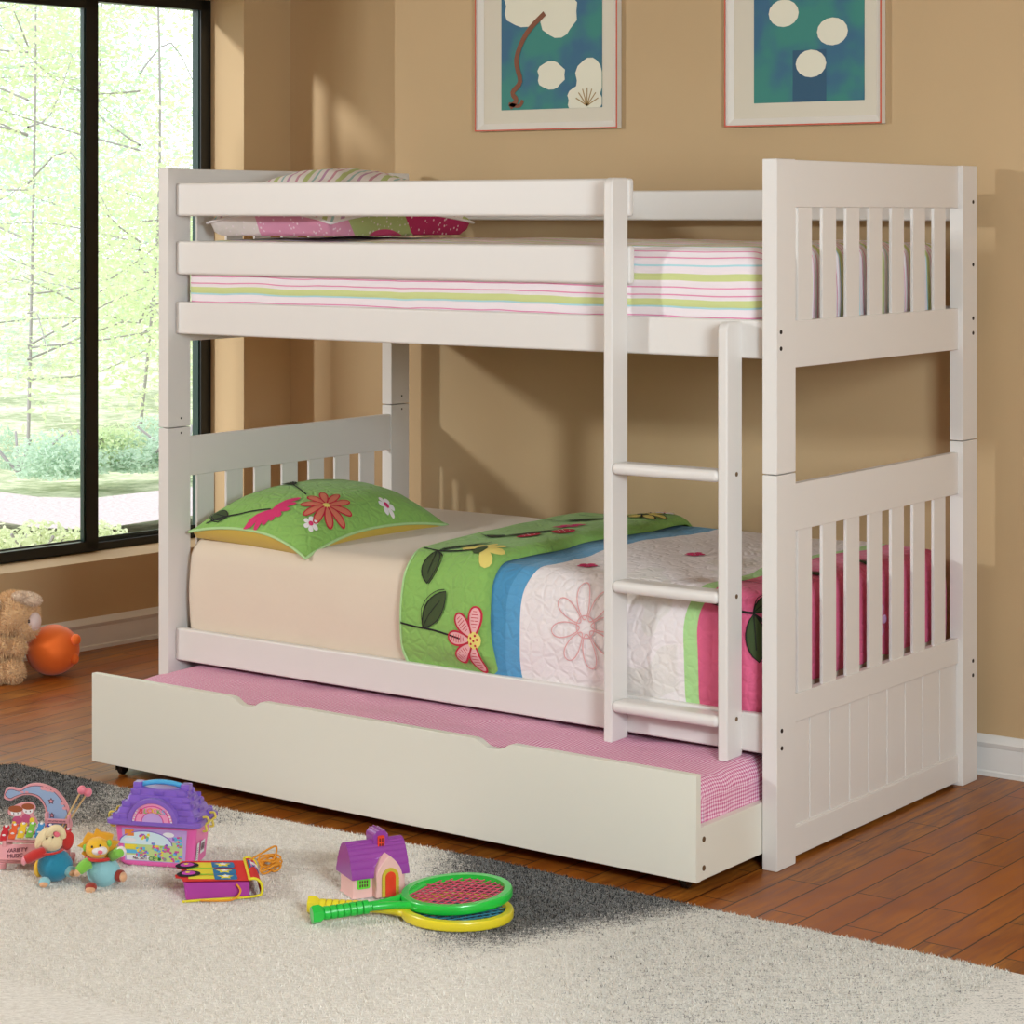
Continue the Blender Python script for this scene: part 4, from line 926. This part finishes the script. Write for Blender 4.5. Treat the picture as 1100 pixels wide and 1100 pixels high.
bm = bmesh.new(); tube(bm, [q(120, 920, -.006), q(126, 916, -.014), q(129.5, 914, -.018)], [.012, .012, .0125], 14); a_ = obj('arm', bm, [GRP], ln, 180); part('hand', [WPL], a_, (q(130.8, 913.8, -.019), (.0125, .010, .0125))); part('palm', [GRP], a_, (q(130, 914, -.027), (.010, .005, .010)))
for u, v, y, r in ((101, 948.5, -.034, 0), (129, 940, -.008, 1)):
    f_ = part('leg', [fuzz('rust_plush', (158, 50, 34))], ln, (q(u, v, y), (.0135, .014, .0115) if not r else (.014, .013, .0138))); part('sole', [TANP], f_, (q(u+(0 if not r else 4), v+(1.6 if not r else 0), y-.0095), (.0115, .008, .0082) if not r else (.0085, .012, .0112)))

# bus purse
PUF = mat('violet_felt', (176, 62, 158), .85); RDF = mat('red_felt', (222, 44, 40), .9); YLF = mat('yellow_felt', (232, 216, 52), .9); LGF = mat('lime_felt', (150, 214, 60), .9); BLF = mat('blue_felt', (44, 116, 168), .9); BKF = mat('black_felt', (24, 20, 24), .9); MGF = mat('magenta_felt', (196, 70, 180), .9); ORC = mat('orange_cord', (226, 150, 40), .8)
pu = thing('toy_bus_purse', 'purple and red felt bus-shaped purse with orange cord lying on the rug', 'toy purse', (-.926, -1.014, ZR), RZ+.19)
bm = bmesh.new(); t = bmesh.new()
w0, d0 = .142, .150
vs = [t.verts.new(p) for p in ((0, 0, 0), (w0, 0, 0), (w0, d0, 0), (0, d0, 0), (-.004, .002, .044), (w0, .0, .037), (w0-.004, d0, .037), (.004, d0, .044))]
for f in ((0, 1, 2, 3), (4, 5, 6, 7), (0, 1, 5, 4), (1, 2, 6, 5), (2, 3, 7, 6), (3, 0, 4, 7)): t.faces.new([vs[i] for i in f])
bmesh.ops.recalc_face_normals(t, faces=t.faces); bmesh.ops.bevel(t, geom=t.edges[:], offset=.006, segments=3, profile=.5, affect='EDGES'); merge(bm, t); obj('body', bm, PUF, pu)
zt = lambda a, b: .0455-.048*a*(1 if a > 0 else 0)+.0008
S = lambda a, b, off=0: Vector((a, b, zt(a, b)+off+.002*math.sin(a*50)*.5))
def sheet(bm, poly, mi, off):
    c = (sum(p[0] for p in poly)/len(poly), sum(p[1] for p in poly)/len(poly)); blob(bm, S, poly, c, off, mi, 4)
bm = bmesh.new(); rp = [(-.006, -.006), (w0+.004, -.006), (w0+.004, d0+.006), (-.002, d0+.006), (-.014, .125), (-.016, .105), (-.006, .095), (-.008, .062), (-.022, .052), (-.022, .028), (-.010, .020)]
sheet(bm, rp, 0, .0012); sheet(bm, [(x, y) for x, y in rp], 0, -.0004)
rf = obj('red_top', bm, RDF, pu, 0)
bm = bmesh.new()
for y0, y1, mi in ((.008, .036, 0), (.040, .046, 1), (.050, .084, 0), (.088, .095, 1), (.099, .140, 0)): sheet(bm, [(.006, y0), (.068, y0), (.068, y1), (.006, y1)], mi, .0024)
for yc in (.022, .067, .118):
    sheet(bm, [(.064, yc-.022), (.112, yc-.022), (.115, yc-.014), (.115, yc+.014), (.112, yc+.022), (.064, yc+.022)], 2, .0036); sheet(bm, star((.089, yc), .020), 0, .0048); sheet(bm, star((.090, yc), .010), 3, .006)
obj('stripes_and_windows', bm, [YLF, LGF, BLF, WPL], rf, 0)
for yc in (.045, .112):
    bm = bmesh.new(); sheet(bm, [(.008+.027*math.cos(i*PI/8), yc+.025*math.sin(i*PI/8)) for i in range(16)], 0, .0045); sheet(bm, [(.008+.017*math.cos(i*PI/8), yc+.016*math.sin(i*PI/8)) for i in range(16)], 1, .0058); sheet(bm, star((.006, yc), .007), 2, .007)
    obj('wheel', bm, [BKF, MGF, YLF], rf, 0)
# raised flap at the right
def flap(s, b): # s 0..1 across the curl
    a = -.35+2.5*s; return Vector((w0+.006+.021*math.sin(a)*1.0, b, .022+.024*math.cos(a)))
bm = bmesh.new(); n = 12
G = [[bm.verts.new(flap(i/n, -.008+j*(d0+.016)/8)) for j in range(9)] for i in range(n+1)]
for i in range(n):
    for j in range(8): bm.faces.new((G[i][j], G[i+1][j], G[i+1][j+1], G[i][j+1]))
fl = obj('flap', bm, RDF, pu, 180)
bm = bmesh.new(); tube(bm, [flap(i/n, -.009) for i in range(n+1)], .0032, 8); tube(bm, [flap(i/n, d0+.009) for i in range(n+1)], .0032, 8); tube(bm, [flap(0, -.009+j*(d0+.018)/8) for j in range(9)], .0032, 8)
tube(bm, [(-.008, -.004, .001), (.02, -.004, .002), (w0-.01, -.004, .003), (w0+.012, -.008, .006), flap(1, -.009)], .003, 8); obj('yellow_trim', bm, YLF, fl, 180)
bm = bmesh.new(); Sf = lambda a, b, off=0: flap(a, b)+Vector((math.sin(-.35+2.5*a), 0, math.cos(-.35+2.5*a)))*(off+.0008)
blob(bm, Sf, [(.10, .075), (.62, .075), (.62, .145), (.10, .145)], (.36, .11), .0005, 0, 3)
for a in (.22, .38, .54): blob(bm, Sf, [(a-.035, .083), (a+.035, .083), (a+.035, .137), (a-.035, .137)], (a, .11), .0015, 1, 2)
blob(bm, Sf, [(.20, .10), (.56, .10), (.56, .12), (.20, .12)], (.38, .11), .0025, 2, 2); obj('windscreen_patch', bm, [BLF, mat('pink_felt', (214, 130, 190), .9), WPL], fl, 0)
bm = bmesh.new(); rr = random.Random(5)
P = [(w0-.002, d0-.02, .042), (w0+.04, d0+.01, .055), (w0+.075, d0+.05, .058), (w0+.075, d0+.055, .035), (w0+.062, d0+.05, .012)]
for i in range(34):
    a = i*1.25; P.append((w0+.062+.022*math.cos(a)+rr.uniform(-.008, .008), d0+.045+.026*math.sin(a*1.1)+rr.uniform(-.008, .008), .006+.028*rr.random()))
P = spline(P, 5); tube(bm, P, .0024, 6); obj('cord', bm, ORC, pu, 180); bm = bmesh.new(); tube(bm, spline([(w0-.03, -.006, .034), (w0-.022, -.014, .02), (w0-.04, -.022, .005), (w0-.08, -.020, .004), (w0-.11, -.012, .004)], 5), .0024, 6); obj('cord', bm, ORC, pu, 180)

# toy house
HP = mat('pale_pink_plastic', (240, 192, 186), .4, coat=.2, sss=.0); HU_ = mat('violet_plastic', (150, 62, 160), .28, coat=.4); HR = mat('red_orange_plastic', (232, 66, 40), .35, coat=.2); HY = mat('mustard_plastic', (206, 184, 60), .4); HG = mat('bright_green_plastic', (104, 216, 60), .35)
th = thing('toy_house', 'toy house with pale pink walls and purple ribbed roof behind the rackets', 'toy house', (-.643, -.705, ZR), RZ+.46)
bm = bmesh.new(); hw, hd_, hh = .064, .040, .054
loft(bm, [(rrect(hw+.002, hd_+.002, .006), 0), (rrect(hw, hd_, .006), .004), (rrect(hw-.001, hd_-.001, .006), hh)]); body = obj('walls', bm, HP, th, 50)
def arch_pts(w, h, n=12, pointed=False):
    if pointed: return [(-w, 0), (w, 0)]+[(w*(1-(i/n)**1.7), h*.42+h*.58*(i/n)**.8) for i in range(n+1)]+[(-w*(1-(i/n)**1.7), h*.42+h*.58*(i/n)**.8) for i in range(n-1, -1, -1)]
    return [(-w, 0), (w, 0)]+[(w*math.cos(PI*i/n), h-w+w*math.sin(PI*i/n)) for i in range(n+1)]
bm = bmesh.new(); prism(bm, arch_pts(.032, .092, pointed=True), -.002, .030, TM((.014, -.034, .002)) @ XZ, bev=.002); gb = obj('entrance_gable', bm, HP, th, 40)
bm = bmesh.new(); prism(bm, arch_pts(.0205, .064), 0, .003, TM((.015, -.0638, .003)) @ XZ, bev=.001)
for i in range(6): 
    for sx in (-1, 1): box(bm, .015+sx*.0175-.0035, .015+sx*.0175+.0035, -.0675, -.0655, .006+i*.0065, .0115+i*.0065, .0006)
obj('door_surround', bm, HY, gb, 40)
bm = bmesh.new(); prism(bm, arch_pts(.0125, .056), 0, .004, TM((.015, -.0642, .003)) @ XZ, bev=.001)
for i in range(-2, 3): box(bm, .015+i*.0045-.0004, .015+i*.0045+.0004, -.0686, -.0678, .006, .048)
obj('door', bm, HR, gb, 40)
def lattice(bm, cx, cy, cz, w, h, nx, nz, mi=0, mj=1):
    prism(bm, rrect(w, h, .004), 0, .003, TM((cx, cy, cz)) @ XZ, mi)
    for i in range(nx):
        for j in range(nz):
            x = cx-w*.72+(i+.5)*w*1.44/nx; z = cz-h*.72+(j+.5)*h*1.44/nz; box(bm, x-w*.45/nx, x+w*.45/nx, cy-.0034, cy-.0028, z-h*.55/nz, z+h*.55/nz, mi=mj)
bm = bmesh.new(); lattice(bm, -.040, -.0395, .032, .0155, .0115, 4, 2); obj('window_frame', bm, [HG, mat('dark_maroon_plastic', (92, 44, 50), .5)], th, 40)
bm = bmesh.new(); t = bmesh.new(); NP = 112; prof = []
for i in range(NP+1):
    s_ = i/NP*2-1; a = s_; y = (hd_+.008)*(abs(a)**1.0)*math.copysign(1, a); z = .044+.072*(1-abs(a)**2.2)
    r_ = .0015*abs(math.sin(i*PI*14/NP))**.6; prof.append((y*(1+r_*14), z+r_*1.2))
A_ = [[t.verts.new((x, y, z)) for y, z in prof] for x in (-hw-.006, hw+.006)]
for i in range(NP): t.faces.new((A_[0][i], A_[1][i], A_[1][i+1], A_[0][i+1]))
t.faces.new(A_[0][::-1]); t.faces.new(A_[1]); t.faces.new((A_[0][0], A_[0][-1], A_[1][-1], A_[1][0]))
bmesh.ops.recalc_face_normals(t, faces=t.faces); merge(bm, t); rf = obj('roof', bm, HU_, th, 35)
bm = bmesh.new()      # dormer
dp = [(.016*math.cos(a)*1.05, .124+.016*math.sin(a)) for a in [PI*i/10 for i in range(11)]]
prism(bm, [(-.0155, .085), (.0155, .085)]+[(x*1.1, z) for x, z in dp], -.030, .014, TM((.012, -.004, 0)) @ XZ, bev=.0015)
for i in range(5): a = .35+i*.6; tube(bm, [(.012+.0172*math.cos(a), -.018, .124+.0165*math.sin(a)), (.012+.0172*math.cos(a), .026, .124+.0165*math.sin(a))], .0016, 6)
dm_ = obj('dormer', bm, HU_, rf, 40)
bm = bmesh.new(); lattice(bm, .012, -.0178, .112, .0085, .0165, 2, 2); obj('dormer_window', bm, [HR, mat('dark_red_plastic', (120, 26, 20), .5)], dm_, 40)

# rackets
def racket(label, cg, cs, loc, rz, tilt, zoff):
    r = thing('toy_racket', label, 'toy racket', (loc[0], loc[1], zoff), rz, 'toy rackets'); r.rotation_euler = (tilt[0], tilt[1], rz)
    A, B = .122, .112; n = 64; cx = .328
    bm = bmesh.new(); t = bmesh.new(); sec = [(-.010, -.010), (.006, -.010), (.009, -.006), (.009, .006), (.006, .010), (-.010, .010)]
    R_ = []
    for i in range(n):
        a = 2*PI*i/n; c = Vector((cx+A*math.cos(a), B*math.sin(a), 0)); nr = Vector((math.cos(a)/A, math.sin(a)/B, 0)).normalized()
        R_.append([t.verts.new(c-nr*.006+nr*p[0]*.9+Vector((0, 0, p[1]))) for p in sec])
    for i in range(n):
        for k in range(6): t.faces.new((R_[i][k], R_[(i+1) % n][k], R_[(i+1) % n][(k+1) % 6], R_[i][(k+1) % 6]))
    bmesh.ops.recalc_face_normals(t, faces=t.faces); bmesh.ops.bevel(t, geom=[e for e in t.edges if e.is_manifold and e.calc_face_angle(0) > .35 and abs((e.verts[0].co-e.verts[1].co).length) > .003 and False], offset=.002) if False else None; merge(bm, t)
    for sy in (-1, 1): tube(bm, spline([(.135, sy*.006, 0), (.185, sy*.016, 0), (.232, sy*.045, 0), (.275, sy*.085, 0)], 6), [.0085]*19, 10)
    tube(bm, [(.02, 0, 0), (.15, 0, 0)], [.0125, .0105], 14)
    o = obj('frame', bm, cg, r, 50)
    bm = bmesh.new(); lathe(bm, [(0, 0), (.019, 0), (.0205, .004), (.0205, .016), (.017, .022), (.0135, .026)], 6, TM((0, 0, 0), (0, PI/2, 0)) @ TM(rot=(0, 0, .0)))
    for i in range(7): lathe(bm, [(.0125, 0), (.0148, .001), (.0148, .0125), (.0125, .0135)], 14, TM((.026+.0145*i, 0, 0), (0, PI/2, 0)))
    obj('handle', bm, cg, r, 40)
    bm = bmesh.new(); a_, b_ = A-.010, B-.010
    for k in range(-13, 14):
        for sg in (1, -1):
            # diagonal strings clipped to the ellipse
            dx, dy = math.cos(sg*.62), math.sin(sg*.62); o_ = k*.0165; nx, ny = -dy, dx
            px_, py_ = nx*o_, ny*o_
            qa = (dx/a_)**2+(dy/b_)**2; qb = 2*(px_*dx/a_**2+py_*dy/b_**2); qc = (px_/a_)**2+(py_/b_)**2-1; D_ = qb*qb-4*qa*qc
            if D_ <= 0: continue
            t0, t1_ = (-qb-math.sqrt(D_))/(2*qa), (-qb+math.sqrt(D_))/(2*qa)
            z = .0012*sg
            tube(bm, [(cx+px_+dx*t0, py_+dy*t0, z), (cx+px_+dx*t1_, py_+dy*t1_, z)], .0017, 6, cap=False)
    obj('strings', bm, cs, r, 60)
    return r
GR = mat('glossy_green_plastic', (30, 196, 66), .3, coat=.4); YR_ = mat('glossy_yellow_plastic', (236, 214, 44), .3, coat=.4)
racket('green toy racket with pink strings lying on top of the yellow one', GR, mat('pink_string_plastic', (214, 84, 112), .45), (-.589, -.975), RZ+.33, (.02, -.045), .034)
racket('yellow toy racket with blue strings lying under the green one', YR_, mat('blue_string_plastic', (58, 136, 156), .45), (-.652, -.915), RZ-.08, (0, .018), .030)

# plush puppy and orange plush by the left wall
def furpts(els, n, seed):
    r = np.random.default_rng(seed); P, Nn = [], []
    vol = [e[1][0]*e[1][1]+e[1][1]*e[1][2]+e[1][0]*e[1][2] for e in els]
    for e, v in zip(els, vol):
        m = int(n*v/sum(vol)); d = r.normal(0, 1, (m, 3)); d /= np.linalg.norm(d, axis=1)[:, None]; rad = np.array(e[1]); R3 = np.array(Euler(e[2] if len(e) > 2 else (0, 0, 0)).to_matrix())
        p = (d*rad)@R3.T+np.array(e[0]); nn = (d/rad); nn /= np.linalg.norm(nn, axis=1)[:, None]; nn = nn@R3.T
        P.append(p); Nn.append(nn)
    return np.concatenate(P), np.concatenate(Nn)
PUPF = mat('golden_beige_fur', (232, 192, 144), .95, ('noise', 120, .6, .006), sheen=.4); PUPL = mat('pale_fur', (232, 208, 184), .95, ('noise', 160, .4, .004), sheen=.3); MUZ = mat('blush_muzzle_plush', (238, 216, 212), .9, sheen=.3)
pp = thing('plush_puppy', 'beige fluffy plush puppy seated by the left wall hugging an orange plush', 'plush toy', (-3.165, .430, 0), RZ)
K = 1/322
Q = E1(8, 729, K)
def q(u, v, y=0): a = Q(u, v); return (a[0], y, a[1])
be = [(q(-4, 703, .03), (.075, .070, .078))]; he = [(q(14, 661, .02), (.080, .070, .073)), (q(26, 672, .01), (.045, .05, .045))]
ae = [(q(10, 691, -.055), (.034, .026, .024), (0, .2, 0)), (q(22.5, 692, -.055), (.028, .026, .027))]; le = [(q(4, 718, -.06), (.045, .034, .030)), (q(20, 716, -.065), (.031, .034, .039))]
def furry(name, els, mats, par, n, seed, l=.013, w=.0026):
    bm = bmesh.new()
    for e in els: ell(bm, e[0], e[1], e[2] if len(e) > 2 else (0, 0, 0), 0, 28, .06, 25)
    o = obj(name, bm, mats, par, 180); P, Nn = furpts(els, n, seed); blades('fur', P, Nn, l, w, mats, o, .7, seed); return o
furry('body', be, PUPF, pp, 5000, 11); hd = furry('head', he, PUPF, pp, 7000, 12); furry('arm', ae, PUPF, pp, 2500, 13); furry('leg', le, PUPF, pp, 3500, 14)
furry('ear', [(q(31, 642, -.01), (.046, .020, .020), (0, .18, 0)), (q(24, 640, -.01), (.03, .022, .014))], PUPL, hd, 2200, 15, .007); furry('ear', [(q(-4, 655, -.04), (.018, .02, .045), (0, .3, 0))], PUPL, hd, 1200, 16, .008)
mz = part('muzzle', [MUZ], hd, (q(36, 667, .0), (.027, .032, .034))); part('eye', [EYE], hd, (q(33.8, 665, -.030), (.0038, .003, .006)))
ob = thing('orange_plush', 'round orange plush ball with two stubby feet held by the plush puppy', 'plush toy', (-3.102, .575, 0), RZ)
ORB = mat('orange_velour', (252, 116, 32), .8, ('noise', 300, .2, .001), sheen=.3)
bm = bmesh.new(); t = bmesh.new(); bmesh.ops.create_uvsphere(t, u_segments=40, v_segments=28, radius=1)
for v in t.verts:
    a = math.atan2(v.co.y, v.co.z); v.co *= 1-.012*math.cos(6*a)*(1-v.co.x**2)
merge(bm, t, TM((0, 0, .0845), s=(.089, .085, .084))); b_ = obj('body', bm, ORB, ob, 180)
for z, x in ((.124, .083), (.060, .077)):
    bm = bmesh.new(); ell(bm, (x, -.03, z), (.017, .017, .019)); obj('foot', bm, ORB, b_, 180)
bm = bmesh.new(); tube(bm, [(.085+.014*math.cos(a)*0, -.02+.0*a, .10+.0*a) for a in (0, 1)], .001, 4) if False else bm.free()

# ------------------------------------------------------------------ outdoors
import_rng = random.Random(11)
def at(u, dist, z=0):
    F = Vector((-math.sin(RZ), math.cos(RZ), 0)); R = Vector((math.cos(RZ), math.sin(RZ), 0)); return Vector((2.6888, -4.7013, 0))+(F+R*((u-550)/2466))*dist+Vector((0, 0, z))
GRA = mat('sunlit_grass', (150, 170, 96), .95); t = NT(GRA); o_ = t.obj(); n = t.noise(o_, 1.2, 5, .7); n2 = t.noise(o_, 9, 4, .7)
t.put(t.b.inputs['Base Color'], t.mix(t.sm(t.math('ADD', t.math('MULTIPLY', n, .5), t.math('MULTIPLY', n2, .5)), .4, .62), s2l((150, 160, 124)), s2l((232, 230, 206))))
bm = bmesh.new(); g = 48
V = [[bm.verts.new((-34+30*i/g, -6+38*j/g, -.12+.12*noise.noise(Vector((i*.3, j*.3, 0)))+max(0, (g-i)/g-.45)*1.2)) for j in range(g+1)] for i in range(g+1)]
for i in range(g):
    for j in range(g): bm.faces.new((V[i][j], V[i+1][j], V[i+1][j+1], V[i][j+1]))
gd = obj('ground', bm, GRA, None, 180); gd['kind'] = 'structure'
bm = bmesh.new(); a = [at(u, 11.2-.3*math.sin(u*.02), .06) for u in range(-500, 500, 60)]; b = [at(u, 12.4-.3*math.sin(u*.02), .06) for u in range(-500, 500, 60)]
for i in range(len(a)-1): bm.faces.new([bm.verts.new(p) for p in (a[i], a[i+1], b[i+1], b[i])])
for v in bm.verts: v.co.z = .04
pa = obj('path', bm, mat('pale_gravel', (196, 182, 184), .95, ('noise', 30, .6, .03)), None, 0); pa['kind'] = 'structure'
LF = [mat('spring_leaf', (206, 218, 180), .8), mat('cool_leaf', (194, 212, 196), .8), mat('olive_leaf', (212, 218, 184), .8)]
for m in LF:
    t = NT(m); b_ = t.b; tl = t.n('BsdfTranslucent'); tl.inputs[0].default_value = (*[min(1, c*1.25) for c in b_.inputs['Base Color'].default_value[:3]], 1); mx = t.n('MixShader'); mx.inputs[0].default_value = .5
    t.nt.links.new(b_.outputs[0], mx.inputs[1]); t.nt.links.new(tl.outputs[0], mx.inputs[2]); t.nt.links.new(mx.outputs[0], t.nt.nodes['Material Output'].inputs[0])
BARK = mat('grey_bark', (160, 154, 156), .9)
def leafcloud(name, centers, n, size, m, parent, seed):
    r = np.random.default_rng(seed); C_ = np.array([c[0] for c in centers]); R_ = np.array([c[1] for c in centers])
    k = r.choice(len(centers), n, p=(R_**2)/(R_**2).sum()); d = r.normal(0, 1, (n, 3)); d /= np.linalg.norm(d, axis=1)[:, None]
    p = C_[k]+d*(R_[k]*r.uniform(.1, 1, n)**.5)[:, None]*np.array([1, 1, .7]); p[:, 2] = np.maximum(p[:, 2], .03)
    a = r.normal(0, 1, (n, 3)); a[:, 2] *= .5; a /= np.linalg.norm(a, axis=1)[:, None]; b = np.cross(a, r.normal(0, 1, (n, 3))); b /= np.linalg.norm(b, axis=1)[:, None]
    s = size*r.uniform(.6, 1.3, (n, 1)); V = np.stack([p-a*s, p-b*s*.45, p+a*s, p+b*s*.45], 1)
    me = bpy.data.meshes.new(name); me.vertices.add(n*4); me.vertices.foreach_set('co', V.reshape(-1).astype(np.float32)); me.loops.add(n*4); me.loops.foreach_set('vertex_index', np.arange(n*4, dtype=np.int32))
    me.polygons.add(n); me.polygons.foreach_set('loop_start', np.arange(0, n*4, 4, dtype=np.int32)); me.polygons.foreach_set('loop_total', np.full(n, 4, np.int32)); me.update(); me.validate(); me.materials.append(m)
    o = bpy.data.objects.new(name, me); COL.objects.link(o); o.parent = parent; return o
def tree(u, dist, h, label, mi, seed, n=9000):
    b = at(u, dist); tr_ = thing('tree', label, 'tree', (b.x, b.y, -.05), 0, 'trees outside the window'); rr = random.Random(seed)
    bm = bmesh.new(); tube(bm, spline([(0, 0, 0), (.1*rr.uniform(-1, 1), .1, h*.3), (.2*rr.uniform(-1, 1), 0, h*.65), (0, 0, h)], 4), [.013-.0007*i for i in range(13)], 8); cs_ = []
    for k in range(22):
        a = rr.uniform(0, 2*PI); z0 = h*rr.uniform(.10, .85); l = rr.uniform(.8, 1.9); e = Vector((l*math.cos(a), l*math.sin(a), z0+rr.uniform(-.3, .6)))
        tube(bm, spline([(0, 0, z0), (e.x*.5, e.y*.5, z0+rr.uniform(0, .3)), tuple(e)], 3), [.008-.0009*i for i in range(7)], 6, cap=False); cs_.append((tuple(e), rr.uniform(.55, .95)))
        cs_.append(((e.x*.5, e.y*.5, e.z-.1), rr.uniform(.35, .65)))
    tk = obj('trunk', bm, BARK, tr_, 60); leafcloud('foliage', cs_, int(n*1.15), .027, LF[mi], tr_, seed)
tree(30, 15.5, 4.6, 'leafy tree seen through the left window pane', 0, 21, 15000); tree(-60, 17.5, 5.4, 'leafy tree at the far left edge of the window view', 1, 22, 12000); tree(150, 16.5, 5.0, 'leafy tree seen through the window pane nearest the bed', 2, 23, 15000); tree(245, 18.5, 5.2, 'leafy tree behind the window jamb', 0, 24, 10000); tree(95, 20.5, 6.0, 'taller tree standing behind the window mullion', 1, 25, 15000)
for i, (u, dist, s_, mi, lab) in enumerate(((20, 13.6, .34, 1, 'low green bush beyond the path, left in the window'), (95, 13.9, .3, 0, 'low bush beyond the path in the middle of the window'), (150, 13.7, .26, 1, 'low bush beyond the path beside the bed post'), (40, 10.0, .22, 2, 'small plant on the near side of the path, left pane'), (140, 9.8, .2, 2, 'small plant on the near side of the path, right pane'), (200, 14.0, .34, 1, 'bush beyond the path near the window jamb'))):
    b = at(u, dist); sh = thing('shrub', lab, 'shrub', (b.x, b.y, 0), 0, 'shrubs outside the window'); rr = random.Random(40+i)
    leafcloud('foliage', [((rr.uniform(-1, 1)*s_*1.4, rr.uniform(-.5, .5)*s_, rr.uniform(.1, .6)*s_), s_*rr.uniform(.5, .8)) for _ in range(6)], 4500 if dist > 12 else 2600, .018, LF[mi], sh, 60+i)
    bm = bmesh.new()
    for k in range(5): tube(bm, [(0, 0, 0), (rr.uniform(-1, 1)*s_, rr.uniform(-.5, .5)*s_, s_*.7)], .008, 5)
    obj('stem', bm, BARK, sh)

# ------------------------------------------------------------------ light, sky, camera
w = bpy.data.worlds.new('sky'); sc.world = w; w.use_nodes = True; bg = w.node_tree.nodes['Background']; bg.inputs[0].default_value = (.93, .97, 1, 1); bg.inputs[1].default_value = 2.1
def area(name, loc, tgt, size, power, col=(1, 1, 1), sy=None):
    l = bpy.data.lights.new(name, 'AREA'); l.energy = power; l.color = col; l.size = size
    if sy: l.shape = 'RECTANGLE'; l.size_y = sy
    o = bpy.data.objects.new(name, l); COL.objects.link(o); o.location = loc; o.rotation_euler = (Vector(tgt)-Vector(loc)).to_track_quat('-Z', 'Y').to_euler(); return o
def P_(name, default): return default
area('studio_key', (-4.2, -3.9, 2.28), (-1, .6, .9), .26, 99, (.92, 1, 1.02))
area('softbox_right', (3.2, -3.0, 1.9), (-.6, .3, .7), 1.0, 137, (.86, 1, 1.07))
s = bpy.data.lights.new('sun', 'SUN'); s.energy = 2.6; s.color = (.95, .98, 1); s.angle = .07; so = bpy.data.objects.new('sun', s); COL.objects.link(so); so.rotation_euler = Vector((.6, 1, -.36)).to_track_quat('-Z', 'Y').to_euler(); so.location = (-9, -8, 5)
cam = bpy.data.cameras.new('camera'); co = bpy.data.objects.new('camera', cam); COL.objects.link(co); sc.camera = co
co.location = (2.6888, -4.7013, 1.5458); co.rotation_euler = (PI/2, 0, RZ); cam.sensor_width = 36; cam.lens = 2466/1100*36; cam.shift_y = -(550-228.9)/1100; cam.clip_end = 200
sc.view_settings.view_transform = 'Standard'; sc.view_settings.look = 'None'; sc.view_settings.exposure = 0; sc.view_settings.gamma = 1; sc.view_settings.use_curve_mapping = False
